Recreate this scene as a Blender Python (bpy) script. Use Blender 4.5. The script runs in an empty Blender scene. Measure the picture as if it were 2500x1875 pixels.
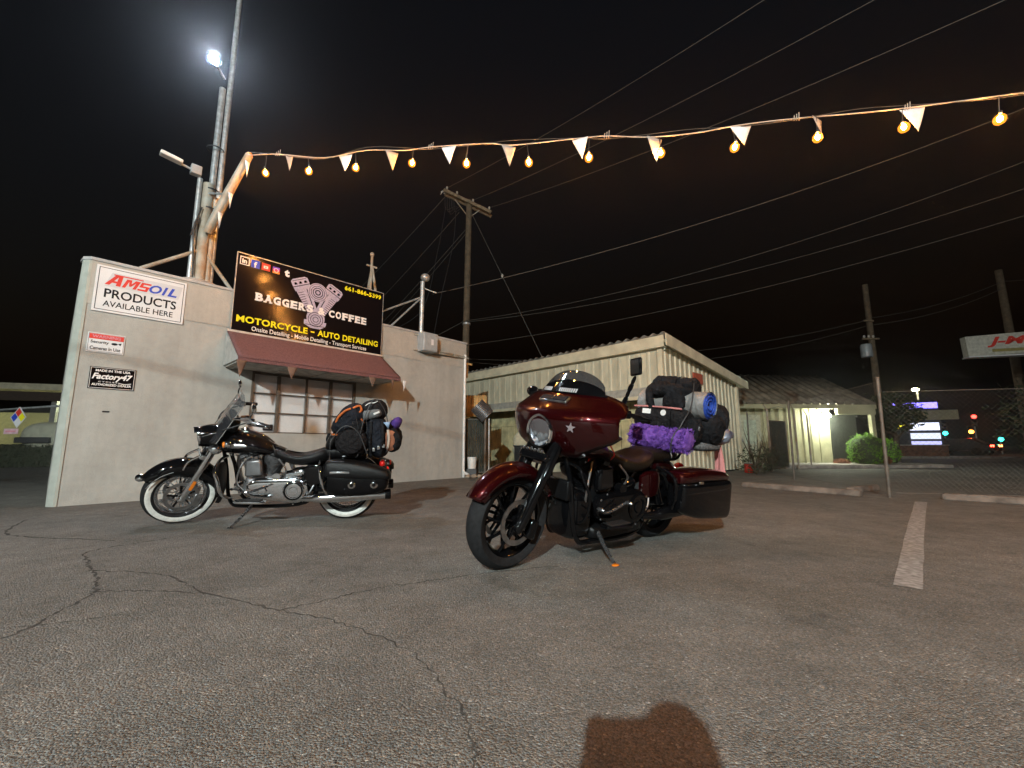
import bpy, bmesh, math, random
import numpy as np
from mathutils import Vector, Matrix, noise
R = math.radians
random.seed(7)
scene = bpy.context.scene
col = scene.collection

# ------------------------------------------------------------------ camera
cam = bpy.data.cameras.new("camera"); camo = bpy.data.objects.new("camera", cam); col.objects.link(camo)
cam.sensor_width = 36.0; cam.lens = 14.95; cam.clip_start = 0.01; cam.clip_end = 2000
camo.location = (0, 0, 0.8); camo.rotation_euler = (R(90 + 8.24), 0, 0)
scene.camera = camo

# ------------------------------------------------------------------ night sky
world = bpy.data.worlds.new("World"); scene.world = world; world.use_nodes = True
wn = world.node_tree.nodes; wl = world.node_tree.links
bg = wn["Background"]
sky = wn.new("ShaderNodeTexSky"); sky.sky_type = 'NISHITA'; sky.sun_disc = False
sky.sun_elevation = R(-4.0); sky.sun_rotation = R(200); sky.air_density = 1.6; sky.dust_density = 3.0
wl.new(sky.outputs[0], bg.inputs[0]); bg.inputs[1].default_value = 0.35

# ------------------------------------------------------------------ render settings
scene.view_settings.view_transform = 'Standard'; scene.view_settings.look = 'None'
scene.view_settings.exposure = 0.15; scene.view_settings.gamma = 1.0
scene.view_settings.use_curve_mapping = False
scene.render.engine = 'CYCLES'
cy = scene.cycles
cy.use_denoising = True; cy.sample_clamp_indirect = 6.0; cy.max_bounces = 6; cy.diffuse_bounces = 2; cy.glossy_bounces = 4; cy.adaptive_threshold = .02
cy.transparent_max_bounces = 24; cy.transmission_bounces = 6; cy.volume_bounces = 0
cy.caustics_reflective = False; cy.caustics_refractive = False

# ------------------------------------------------------------------ the white lot lamp behind the photographer
LOT = (-2.4, -8.6, 6.2)
ld = bpy.data.lights.new("lot_lamp_light", 'POINT'); ld.energy = 8800; ld.color = (0.86, 1.0, 0.98); ld.shadow_soft_size = 0.07
lo = bpy.data.objects.new("lot_lamp_light", ld); col.objects.link(lo); lo.location = LOT
BULB_L = 1150.0; BULB_C = (1.0, 0.43, 0.11)

# ================================================================== helpers
def interp(pts, k=6):
    """Catmull-Rom through rows of numbers"""
    P = [np.array(p, float) for p in pts]
    P = [2*P[0]-P[1]] + P + [2*P[-1]-P[-2]]
    out = []
    for i in range(1, len(P)-2):
        for j in range(k):
            t = j/k
            a, b, c, d = P[i-1], P[i], P[i+1], P[i+2]
            out.append(0.5*((2*b)+(-a+c)*t+(2*a-5*b+4*c-d)*t*t+(-a+3*b-3*c+d)*t**3))
    out.append(P[-2])
    return out

class MB:
    def __init__(self): self.v = []; self.f = []
    def add(self, vs, fs):
        o = len(self.v); self.v += [Vector(p) for p in vs]; self.f += [tuple(i+o for i in q) for q in fs]; return self
    def xf(self, M, start=0):
        for i in range(start, len(self.v)): self.v[i] = M @ self.v[i]
        return self
    def box(self, c, s, rot=None, taper=1.0):
        x, y, z = s[0]/2, s[1]/2, s[2]/2; t = taper
        vs = [Vector(p) for p in [(-x,-y,-z),(x,-y,-z),(x,y,-z),(-x,y,-z),(-x*t,-y*t,z),(x*t,-y*t,z),(x*t,y*t,z),(-x*t,y*t,z)]]
        if rot is not None: vs = [rot @ v for v in vs]
        c = Vector(c)
        return self.add([v+c for v in vs], [(0,3,2,1),(4,5,6,7),(0,1,5,4),(1,2,6,5),(2,3,7,6),(3,0,4,7)])
    def tube(self, pts, r, n=10, cap=True, closed=False, sm=0):
        if sm: pts = interp(pts, sm)
        P = [Vector(p) for p in pts]; m = len(P)
        rr = list(r) if hasattr(r, '__len__') else [r]*m
        if len(rr) != m: rr = list(np.interp(np.linspace(0, 1, m), np.linspace(0, 1, len(rr)), rr))
        ts = []
        for i in range(m):
            a = P[(i-1) % m] if (closed or i > 0) else P[i]; b = P[(i+1) % m] if (closed or i < m-1) else P[i]
            ts.append((b-a).normalized())
        u = ts[0].orthogonal().normalized(); rings = []
        for i in range(m):
            u = (u - ts[i]*u.dot(ts[i])).normalized(); w = ts[i].cross(u)
            rings.append([P[i]+(u*math.cos(2*math.pi*k/n)+w*math.sin(2*math.pi*k/n))*rr[i] for k in range(n)])
        return self.loft(rings, cap and not closed, cap and not closed, closed)
    def loft(self, rings, c0=True, c1=True, closed=False):
        n = len(rings[0]); vs = [p for r in rings for p in r]; fs = []; m = len(rings)
        for i in range(m if closed else m-1):
            a, b = i*n, ((i+1) % m)*n
            for k in range(n): fs.append((a+k, a+(k+1) % n, b+(k+1) % n, b+k))
        if c0: fs.append(tuple(reversed(range(n))))
        if c1: fs.append(tuple(range((m-1)*n, m*n)))
        return self.add(vs, fs)
    def lathe(self, prof, o=(0,0,0), axis=(0,1,0), n=32, a0=0.0, a1=2*math.pi, ref=None):
        ax = Vector(axis).normalized(); u = (Vector(ref) if ref else ax.orthogonal()).normalized(); w = ax.cross(u); o = Vector(o)
        full = abs(a1-a0-2*math.pi) < 1e-6; m = n if full else n+1; vs = []; fs = []; k = len(prof)
        for i in range(m):
            a = a0+(a1-a0)*i/n; d = u*math.cos(a)+w*math.sin(a)
            vs += [o+d*r+ax*h for r, h in prof]
        for i in range(n):
            p, q = i*k, ((i+1) % m)*k
            for j in range(k-1): fs.append((p+j, p+j+1, q+j+1, q+j))
        return self.add(vs, fs)
    def grid(self, rows, flip=False):
        m = len(rows[0]); vs = [p for r in rows for p in r]; fs = []
        for i in range(len(rows)-1):
            for j in range(m-1):
                q = (i*m+j, i*m+j+1, (i+1)*m+j+1, (i+1)*m+j); fs.append(q[::-1] if flip else q)
        return self.add(vs, fs)
    def prism(self, poly, fr, t0, t1):
        """poly 2D -> fr(u, v, w) with w from t0 to t1"""
        n = len(poly); vs = [fr(u, v, t0) for u, v in poly]+[fr(u, v, t1) for u, v in poly]
        fs = [tuple(reversed(range(n))), tuple(range(n, 2*n))]+[(i, (i+1) % n, n+(i+1) % n, n+i) for i in range(n)]
        return self.add(vs, fs)
    def ell(self, c, r, nu=16, nv=10, e=2.0, rot=None, amp=0, freq=6, seed=0, ez=None):
        vs = []; fs = []; ez = ez or e
        sg = lambda x, p: math.copysign(abs(x)**p, x)
        for i in range(nv+1):
            ph = -math.pi/2+math.pi*i/nv
            for j in range(nu):
                th = 2*math.pi*j/nu; cp = sg(math.cos(ph), 2/ez)
                p = Vector((r[0]*cp*sg(math.cos(th), 2/e), r[1]*cp*sg(math.sin(th), 2/e), r[2]*sg(math.sin(ph), 2/ez)))
                if amp:
                    q = p*freq+Vector((seed*3.1, seed*1.7, seed)); s = noise.noise(q)*.6+noise.noise(q*2.3)*.3+(.45-1.6*abs(noise.noise(q*1.7+Vector((5,0,0)))))*.45+(.3-abs(noise.noise(q*4.1)))*.35
                    p += p.normalized()*amp*s
                if rot is not None: p = rot @ p
                vs.append(p+Vector(c))
        for i in range(nv):
            for j in range(nu):
                a = i*nu; fs.append((a+j, a+(j+1) % nu, a+nu+(j+1) % nu, a+nu+j))
        return self.add(vs, fs)

def link(o, parent=None):
    col.objects.link(o)
    if parent is not None: o.parent = parent
    return o
def tomesh(name, mb, ang=38):
    me = bpy.data.meshes.new(name)
    bm = bmesh.new(); vs = [bm.verts.new(v) for v in mb.v]
    for f in mb.f:
        try: bm.faces.new([vs[i] for i in f])
        except ValueError: pass
    bmesh.ops.remove_doubles(bm, verts=bm.verts, dist=1e-5)
    bmesh.ops.recalc_face_normals(bm, faces=bm.faces)
    ca = R(ang)
    for f in bm.faces: f.smooth = ang > 0
    if ang > 0:
        for e in bm.edges:
            if len(e.link_faces) == 2 and e.calc_face_angle(0) > ca: e.smooth = False
    bm.to_mesh(me); bm.free(); return me
def obj(name, mb, m, parent=None, ang=38, bevel=0, solid=0, sub=0):
    me = mb if isinstance(mb, bpy.types.Mesh) else tomesh(name, mb, ang)
    if m is not None and not me.materials: me.materials.append(m)
    o = link(bpy.data.objects.new(name, me), parent)
    if solid:
        s = o.modifiers.new("solid", 'SOLIDIFY'); s.thickness = abs(solid); s.offset = -1 if solid > 0 else 1
    if bevel:
        b = o.modifiers.new("bevel", 'BEVEL'); b.width = bevel; b.segments = 2; b.limit_method = 'ANGLE'; b.angle_limit = R(40)
    if sub:
        s = o.modifiers.new("sub", 'SUBSURF'); s.levels = sub; s.render_levels = sub
    return o
def tag(o, label, cat, group=None):
    o["label"] = label; o["category"] = cat
    if group: o["group"] = group
    return o
def struct(o, label=None):
    o["kind"] = "structure"
    if label: o["label"] = label
    return o
def thing(name, label, cat, loc=(0,0,0), rz=0, group=None, M=None):
    o = bpy.data.objects.new(name, None); o.empty_display_size = .1; link(o)
    if M is not None: o.matrix_world = M
    else: o.location = loc; o.rotation_euler = (0, 0, rz)
    return tag(o, label, cat, group)
def part(name, parent):
    o = bpy.data.objects.new(name, None); o.empty_display_size = .05; return link(o, parent)

# ------------------------------------------------------------------ materials
def mat(name, c, rough=.6, metal=0.0, var=.12, vs=8.0, bump=0.0, bs=60.0, coat=0.0, rvar=.08, emit=None, es=0.0, trans=0.0, alpha=1.0, spec=.5, c2=None, coord='Object', ior=1.45, bd=.01):
    m = bpy.data.materials.new(name); m.use_nodes = True; nt = m.node_tree; N = nt.nodes; L = nt.links
    b = N["Principled BSDF"]; b.inputs["Metallic"].default_value = metal
    b.inputs["Coat Weight"].default_value = coat; b.inputs["Coat Roughness"].default_value = .055
    b.inputs["Specular IOR Level"].default_value = spec; b.inputs["IOR"].default_value = ior
    b.inputs["Transmission Weight"].default_value = trans; b.inputs["Alpha"].default_value = alpha
    tc = N.new("ShaderNodeTexCoord"); nz = N.new("ShaderNodeTexNoise"); nz.inputs["Scale"].default_value = vs; nz.inputs["Detail"].default_value = 5
    L.new(tc.outputs[coord], nz.inputs["Vector"])
    mx = N.new("ShaderNodeMix"); mx.data_type = 'RGBA'
    ca = c; cb = c2 if c2 else tuple(min(1, x*(1+2*var)) for x in c)
    if not c2: ca = tuple(x*(1-var) for x in c)
    mx.inputs["A"].default_value = (*ca, 1); mx.inputs["B"].default_value = (*cb, 1)
    rmp = N.new("ShaderNodeMapRange"); rmp.inputs["From Min"].default_value = .34; rmp.inputs["From Max"].default_value = .66
    L.new(nz.outputs["Fac"], rmp.inputs["Value"]); L.new(rmp.outputs[0], mx.inputs["Factor"])
    L.new(mx.outputs["Result"], b.inputs["Base Color"])
    rr = N.new("ShaderNodeMapRange"); rr.inputs["To Min"].default_value = max(.01, rough-rvar); rr.inputs["To Max"].default_value = min(1, rough+rvar)
    L.new(nz.outputs["Fac"], rr.inputs["Value"]); L.new(rr.outputs[0], b.inputs["Roughness"])
    if bump:
        n2 = N.new("ShaderNodeTexNoise"); n2.inputs["Scale"].default_value = bs; n2.inputs["Detail"].default_value = 4
        L.new(tc.outputs[coord], n2.inputs["Vector"])
        bp = N.new("ShaderNodeBump"); bp.inputs["Strength"].default_value = bump; bp.inputs["Distance"].default_value = bd
        L.new(n2.outputs["Fac"], bp.inputs["Height"]); L.new(bp.outputs[0], b.inputs["Normal"])
    if emit:
        b.inputs["Emission Color"].default_value = (*emit, 1); b.inputs["Emission Strength"].default_value = es
    return m

M = {}
M['black_paint'] = mat('black_paint', (.003,.003,.0035), .10, 0, coat=1.0, rvar=.02, spec=0.0)
M['red_paint'] = mat('red_paint', (.024,.0013,.0019), .30, .5, spec=.05, coat=1.0, rvar=.03, vs=900, var=.25)
M['chrome'] = mat('chrome', (.82,.83,.85), .07, 1, var=.04, rvar=.04)
M['satin'] = mat('satin_metal', (.42,.42,.43), .32, 1, var=.15, vs=20)
M['alu'] = mat('aluminium', (.30,.30,.31), .42, .9, var=.2, vs=30)
M['gloss_black'] = mat('gloss_black', (.003,.003,.0035), .12, 0, coat=.8, rvar=.03, spec=0.0)
M['wrinkle'] = mat('wrinkle_black', (.005,.005,.0055), .30, 0, bump=.2, bs=200, spec=.25)
M['engine_grey'] = mat('engine_grey', (.13,.13,.135), .36, .8, var=.3, vs=30)
M['rubber'] = mat('tyre_rubber', (.012,.012,.013), .72, 0, bump=.25, bs=180, var=.25, vs=40, spec=.25)
M['whitewall'] = mat('whitewall_rubber', (.62,.61,.57), .55, 0, var=.08, vs=25)
M['leather'] = mat('black_leather', (.005,.005,.0055), .34, 0, bump=.35, bs=220, rvar=.1, spec=.3)
M['brown_leather'] = mat('brown_seat_leather', (.012,.008,.005), .33, 0, bump=.3, bs=200, rvar=.1, spec=.3)
M['vinyl'] = mat('black_vinyl', (.003,.003,.0035), .25, 0, bump=.1, bs=120, spec=.28)
M['cloth_black'] = mat('black_cloth', (.009,.009,.0105), .8, 0, bump=1.0, bs=17, bd=.05, var=.3, spec=.15)
M['cloth_navy'] = mat('navy_black_cloth', (.009,.0105,.015), .75, 0, bump=1.0, bs=15, bd=.05, var=.3, spec=.15)
M['cloth_grey'] = mat('grey_cloth', (.11,.115,.12), .75, 0, bump=.5, bs=200, var=.2)
M['mesh_black'] = mat('ballistic_nylon', (.010,.009,.010), .7, 0, bump=1.0, bs=26, bd=.03, var=.25, spec=.15)
M['orange'] = mat('orange_webbing', (.46,.11,.02), .7, 0, bump=.3, bs=200)
M['purple_cloth'] = mat('purple_cloth', (.045,.018,.14), .8, 0, bump=.9, bs=18, bd=.04, var=.3)
M['purple_fur'] = mat('purple_plush', (.075,.022,.20), .95, 0, bump=1.0, bs=70, c2=(.19,.075,.38), vs=22)
M['foil'] = mat('silver_foam_mat', (.25,.245,.24), .45, .35, bump=.9, bs=22, bd=.02, var=.1)
M['blue'] = mat('blue_foam', (.015,.05,.28), .6, 0, var=.25, vs=60)
M['pink'] = mat('pink_towel', (.52,.20,.19), .95, 0, bump=.8, bs=140)
M['rust_cloth'] = mat('rust_brown_cloth', (.17,.06,.03), .8, 0, bump=.4, bs=60, var=.4)
M['lightblue'] = mat('pale_blue_cloth', (.24,.34,.50), .8, 0)
M['white_cloth'] = mat('white_label_cloth', (.62,.61,.60), .7, 0)
M['silver_bag'] = mat('silver_blue_bag', (.36,.39,.48), .35, .5, bump=.9, bs=16, c2=(.09,.08,.14), vs=9)
M['amber'] = mat('amber_lens', (.60,.16,.012), .2, 0, coat=1)
M['red_lens'] = mat('red_lens', (.50,.012,.010), .15, 0, coat=1)
M['smoke'] = mat('smoked_screen', (.03,.03,.034), .05, 0, alpha=.72, coat=1, var=.02)
M['clear'] = mat('clear_screen', (.10,.105,.11), .05, 0, alpha=.42, coat=1, var=.02)
M['glass'] = mat('lens_glass', (.8,.84,.9), .04, 0, trans=.9, var=.02)
M['steel'] = mat('galvanised_steel', (.46,.48,.49), .42, .55, var=.16, vs=14)
M['steel_rust'] = mat('rusty_painted_steel', (.46,.45,.40), .6, .1, c2=(.30,.21,.13), vs=3.5, bump=.2)
M['white_paint'] = mat('white_metal_paint', (.72,.73,.72), .45, .1, var=.06)
M['grey_box'] = mat('grey_enclosure_paint', (.38,.41,.43), .45, .2, var=.08)
M['wood_pole'] = mat('weathered_pole_wood', (.17,.125,.08), .85, 0, c2=(.10,.075,.05), vs=6, bump=.7, bs=30)
M['dark_wood'] = mat('dark_crossarm_wood', (.19,.14,.085), .85, 0, bump=.6, bs=40, var=.3)
M['porcelain'] = mat('porcelain_insulator', (.50,.47,.42), .2, 0, coat=.6)
M['wire'] = mat('overhead_wire', (.075,.07,.062), .65, .1)
M['black_wire'] = mat('black_cable', (.03,.03,.032), .5, 0)
M['concrete'] = mat('concrete', (.34,.31,.28), .9, 0, bump=.6, bs=45, var=.22, vs=5)
M['stop_concrete'] = mat('wheel_stop_concrete', (.16,.135,.115), .9, 0, bump=.7, bs=40, var=.28, vs=7)
M['road_paint'] = mat('worn_white_line', (.37,.365,.36), .85, 0, c2=(.18,.175,.168), vs=26, bump=.5, bs=220)
M['line_faint'] = mat('faint_line', (.30,.28,.26), .85, 0, c2=(.16,.15,.14), vs=16)
M['crack'] = mat('crack_filler', (.085,.078,.070), .95, 0, c2=(.034,.031,.028), vs=12)
M['awning'] = mat('red_brown_roofing', (.175,.080,.078), .92, 0, bump=1.0, bs=150, var=.2, vs=45)
M['awning_side'] = mat('awning_grey_side', (.40,.39,.37), .8, 0, bump=.3, bs=80)
M['soffit'] = mat('awning_soffit', (.36,.34,.31), .85, 0, bump=.5, bs=50, var=.2)
M['frame_brown'] = mat('bronze_window_frame', (.12,.098,.08), .5, .3, var=.2)
M['blind'] = mat('window_blind', (.76,.74,.73), .7, 0, var=.05, vs=2)
M['pane'] = mat('window_glass', (.9,.9,.92), .03, 0, alpha=.16, coat=1, var=0.0)
M['pennant'] = mat('white_pennant', (.68,.68,.70), .6, 0, var=.08, vs=10)
M['pennant_dim'] = mat('dimmed_pennant', (.30,.28,.26), .7, 0, var=.12)  # pennant cloth darkened so alternate flags look backlit and dim
M['pennant_red'] = mat('brown_pennant', (.15,.09,.065), .75, 0, var=.15)
M['sign_black'] = mat('sign_black_vinyl', (.0065,.0045,.005), .13, 0, var=.05, vs=3, rvar=.01, spec=.35)
M['sign_white'] = mat('sign_white', (.70,.70,.72), .4, 0, var=.04, vs=4)
M['t_white'] = mat('print_white', (.80,.76,.74), .5, 0, var=.02)
M['t_yellow'] = mat('print_yellow', (.86,.78,.012), .5, 0, var=.02)
M['t_red'] = mat('print_red', (.66,.045,.03), .5, 0, var=.03)
M['t_blue'] = mat('print_blue', (.03,.07,.50), .5, 0, var=.03)
M['t_black'] = mat('print_black', (.012,.012,.015), .6, 0, var=.05, spec=.15)
M['t_lilac'] = mat('print_lilac_grey', (.40,.36,.47), .5, 0, var=.12, vs=30)
M['t_pink'] = mat('print_pink', (.62,.25,.30), .5, 0)
M['t_orange'] = mat('print_orange', (.85,.28,.03), .5, 0)
M['t_magenta'] = mat('print_magenta', (.55,.03,.30), .5, 0)
M['t_violet'] = mat('print_violet', (.16,.05,.50), .5, 0)
M['shed'] = mat('shed_siding_paint', (.58,.56,.43), .55, .05, var=.12, vs=1.5, bump=.15, bs=20)
M['shed_low'] = mat('lit_shed_board', (.52,.47,.27), .75, 0, var=.25, vs=3, bump=.3, bs=30)  # yellow-green light of a hidden lamp mixed into the board colour
M['shed_trim'] = mat('shed_trim_paint', (.62,.58,.43), .6, 0, var=.10, vs=3)
M['roof_metal'] = mat('corrugated_roof_metal', (.34,.33,.30), .45, .5, var=.2, vs=3)
M['shingle'] = mat('dark_corrugated_roof', (.20,.17,.125), .6, .3, var=.3, vs=3)
M['office'] = mat('office_siding', (.46,.44,.28), .75, 0, var=.12, vs=2)
M['dark_slat'] = mat('dark_privacy_slat', (.032,.035,.028), .8, 0, var=.4, vs=12)
M['fence'] = mat('chain_link_wire', (.17,.16,.145), .6, .4)
M['galv_post'] = mat('fence_post', (.15,.13,.11), .6, .3, var=.2)
M['plastic_dark'] = mat('dark_grey_plastic', (.05,.055,.06), .5)
M['tarp'] = mat('pale_tarp', (.48,.46,.34), .8, 0, bump=.6, bs=14)
M['skin'] = mat('skin', (.45,.28,.20), .55)
M['denim'] = mat('denim', (.06,.08,.14), .85, 0, bump=.4, bs=200)
M['orange_panel'] = mat('bulb_lit_panel', (.55,.34,.14), .7, 0, var=.15)  # bulb light on the far shed wall painted into this colour
M['leaf'] = mat('bush_leaf', (.10,.26,.012), .6, 0, c2=(.20,.40,.03), vs=14)
M['dark_leaf'] = mat('dark_hedge_leaf', (.028,.045,.018), .7, 0, c2=(.05,.06,.03), vs=9)
M['bark'] = mat('bark', (.08,.06,.04), .9, 0, bump=.6, bs=30)
M['rock'] = mat('rock', (.27,.22,.17), .9, 0, bump=.6, bs=30, var=.3)
def emitter(name, c, s):
    m = bpy.data.materials.new(name); m.use_nodes = True; N = m.node_tree.nodes; L = m.node_tree.links
    N.remove(N["Principled BSDF"]); e = N.new("ShaderNodeEmission"); e.inputs[0].default_value = (*c, 1); e.inputs[1].default_value = s
    L.new(e.outputs[0], N["Material Output"].inputs[0]); return m
M['bulb'] = emitter('warm_bulb_filament', BULB_C, BULB_L*2.0)
def halo_glass():  # envelope given its own orange emission to imitate the bulb's halo
    m = emitter('halo_bulb_glass', (1.0,.31,.028), 2.6); N = m.node_tree.nodes; L = m.node_tree.links; e = [n for n in N if n.type == 'EMISSION'][0]
    t = N.new('ShaderNodeBsdfTransparent'); t.inputs[0].default_value = (1,.86,.62,1); x = N.new('ShaderNodeMixShader'); x.inputs[0].default_value = .42
    L.new(t.outputs[0], x.inputs[1]); L.new(e.outputs[0], x.inputs[2]); L.new(x.outputs[0], N['Material Output'].inputs[0]); return m
M['bulb_glass'] = halo_glass()
M['flood'] = emitter('flood_led_glow', (.45,.68,1.0), 620)
M['wall_lamp'] = emitter('wall_lamp_glow', (.94,1.0,.82), 420)
M['reflector'] = mat('headlamp_reflector', (.035,.05,.10), .22, .6, c2=(.75,.78,.85), vs=42, bump=.6, bs=45)
M['zinc'] = mat('zinc_plated_steel', (.30,.30,.315), .28, .9, var=.2, vs=40)
M['lens_clear'] = mat('clear_headlamp_lens', (.8,.82,.85), .03, 0, alpha=.08, coat=1, var=0)

def asphalt():
    m = bpy.data.materials.new('asphalt'); m.use_nodes = True; nt = m.node_tree; N = nt.nodes; L = nt.links
    b = N["Principled BSDF"]; tc = N.new("ShaderNodeTexCoord")
    def noi(s, d=5, r=.55):
        n = N.new("ShaderNodeTexNoise"); n.inputs["Scale"].default_value = s; n.inputs["Detail"].default_value = d; n.inputs["Roughness"].default_value = r
        L.new(tc.outputs["Object"], n.inputs["Vector"]); return n.outputs["Fac"]
    def rng(v, a, b_, c, d):
        q = N.new("ShaderNodeMapRange"); q.inputs[1].default_value = a; q.inputs[2].default_value = b_; q.inputs[3].default_value = c; q.inputs[4].default_value = d
        L.new(v, q.inputs[0]); return q.outputs[0]
    def mul(a, c):
        q = N.new("ShaderNodeMath"); q.operation = 'MULTIPLY'; L.new(a, q.inputs[0])
        if isinstance(c, float): q.inputs[1].default_value = c
        else: L.new(c, q.inputs[1])
        return q.outputs[0]
    vor = N.new("ShaderNodeTexVoronoi"); vor.inputs["Scale"].default_value = 145; vor.inputs["Randomness"].default_value = 1
    L.new(tc.outputs["Object"], vor.inputs["Vector"])
    vor2 = N.new("ShaderNodeTexVoronoi"); vor2.inputs["Scale"].default_value = 290; L.new(tc.outputs["Object"], vor2.inputs["Vector"])
    sep = N.new("ShaderNodeSeparateColor"); L.new(vor.outputs["Color"], sep.inputs[0])
    sep2 = N.new("ShaderNodeSeparateColor"); L.new(vor2.outputs["Color"], sep2.inputs[0])
    st = rng(sep.outputs[0], .0, 1, .66, 1.32); st2 = rng(sep2.outputs[1], 0, 1, .7, 1.25)
    bright = rng(sep.outputs[1], .93, 1.0, 1.0, 2.0)
    big = rng(noi(.55, 6), .35, .68, .80, 1.14); mid = rng(noi(3.2, 7, .7), .35, .7, .78, 1.16)
    oil = mul(rng(noi(1.7, 4, .55), .27, .36, .66, 1.0), rng(noi(6.5, 3, .5), .24, .29, .62, 1.0)); v = mul(oil, mul(mul(mul(mul(mul(st, st2), bright), big), mid), .178))
    tint = N.new("ShaderNodeMix"); tint.data_type = 'RGBA'
    tint.inputs["A"].default_value = (.96, .98, .96, 1); tint.inputs["B"].default_value = (1.13, .97, .80, 1)
    L.new(rng(sep.outputs[2], .2, .9, 0, 1), tint.inputs["Factor"])
    vm = N.new("ShaderNodeVectorMath"); vm.operation = 'SCALE'; L.new(tint.outputs["Result"], vm.inputs[0]); L.new(v, vm.inputs["Scale"])
    L.new(vm.outputs[0], b.inputs["Base Color"])
    L.new(rng(noi(9), .3, .7, .62, .92), b.inputs["Roughness"]); b.inputs["Specular IOR Level"].default_value = .35
    bp = N.new("ShaderNodeBump"); bp.inputs["Strength"].default_value = .85; bp.inputs["Distance"].default_value = .010
    hh = N.new("ShaderNodeMath"); hh.operation = 'ADD'; L.new(mul(vor.outputs["Distance"], -1.0), hh.inputs[0]); L.new(noi(60, 7, .75), hh.inputs[1])
    L.new(hh.outputs[0], bp.inputs["Height"]); L.new(bp.outputs[0], b.inputs["Normal"])
    return m
M['asphalt'] = asphalt()

def stucco(name, c, c2, dirt=True):
    m = bpy.data.materials.new(name); m.use_nodes = True; nt = m.node_tree; N = nt.nodes; L = nt.links
    b = N["Principled BSDF"]; tc = N.new("ShaderNodeTexCoord")
    mp = N.new("ShaderNodeMapping"); mp.inputs["Scale"].default_value = (1, 1, .55); L.new(tc.outputs["Object"], mp.inputs[0])
    n1 = N.new("ShaderNodeTexNoise"); n1.inputs["Scale"].default_value = 1.4; n1.inputs["Detail"].default_value = 8; n1.inputs["Roughness"].default_value = .62
    L.new(mp.outputs[0], n1.inputs["Vector"])
    mx = N.new("ShaderNodeMix"); mx.data_type = 'RGBA'; mx.inputs["A"].default_value = (*c2, 1); mx.inputs["B"].default_value = (*c, 1)
    rg = N.new("ShaderNodeMapRange"); rg.inputs[1].default_value = .32; rg.inputs[2].default_value = .62; L.new(n1.outputs["Fac"], rg.inputs[0]); L.new(rg.outputs[0], mx.inputs["Factor"])
    mp2 = N.new("ShaderNodeMapping"); mp2.inputs["Scale"].default_value = (7, 7, .35); L.new(tc.outputs["Object"], mp2.inputs[0])
    n4 = N.new("ShaderNodeTexNoise"); n4.inputs["Scale"].default_value = 1.0; n4.inputs["Detail"].default_value = 6; n4.inputs["Roughness"].default_value = .7; L.new(mp2.outputs[0], n4.inputs["Vector"])
    r4 = N.new("ShaderNodeMapRange"); r4.inputs[1].default_value = .30; r4.inputs[2].default_value = .62; r4.inputs[3].default_value = .94; r4.inputs[4].default_value = 1.02; L.new(n4.outputs["Fac"], r4.inputs[0])
    n5 = N.new("ShaderNodeTexNoise"); n5.inputs["Scale"].default_value = 9; n5.inputs["Detail"].default_value = 7; n5.inputs["Roughness"].default_value = .75; L.new(tc.outputs["Object"], n5.inputs["Vector"])
    r5 = N.new("ShaderNodeMapRange"); r5.inputs[1].default_value = .3; r5.inputs[2].default_value = .7; r5.inputs[3].default_value = .90; r5.inputs[4].default_value = 1.06; L.new(n5.outputs["Fac"], r5.inputs[0])
    m5 = N.new("ShaderNodeMath"); m5.operation = 'MULTIPLY'; L.new(r4.outputs[0], m5.inputs[0]); L.new(r5.outputs[0], m5.inputs[1])
    sc4 = N.new("ShaderNodeVectorMath"); sc4.operation = 'SCALE'; L.new(mx.outputs["Result"], sc4.inputs[0]); L.new(m5.outputs[0], sc4.inputs["Scale"])
    L.new(sc4.outputs[0], b.inputs["Base Color"]); b.inputs["Roughness"].default_value = .9
    n2 = N.new("ShaderNodeTexNoise"); n2.inputs["Scale"].default_value = 55; n2.inputs["Detail"].default_value = 5; L.new(tc.outputs["Object"], n2.inputs["Vector"])
    n3 = N.new("ShaderNodeTexNoise"); n3.inputs["Scale"].default_value = 4; n3.inputs["Detail"].default_value = 3; L.new(tc.outputs["Object"], n3.inputs["Vector"])
    ad = N.new("ShaderNodeMath"); ad.operation = 'MULTIPLY_ADD'; ad.inputs[1].default_value = 3.0; L.new(n3.outputs["Fac"], ad.inputs[0]); L.new(n2.outputs["Fac"], ad.inputs[2])
    bp = N.new("ShaderNodeBump"); bp.inputs["Strength"].default_value = .5; bp.inputs["Distance"].default_value = .012
    L.new(ad.outputs[0], bp.inputs["Height"]); L.new(bp.outputs[0], b.inputs["Normal"]); return m
M['stucco'] = stucco('stucco', (.445,.435,.405), (.355,.342,.315))
M['stucco_up'] = stucco('stucco_parapet', (.45,.42,.375), (.38,.35,.31))
M['cap'] = mat('parapet_cap_flashing', (.42,.42,.42), .6, .2, var=.15, vs=4)

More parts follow.
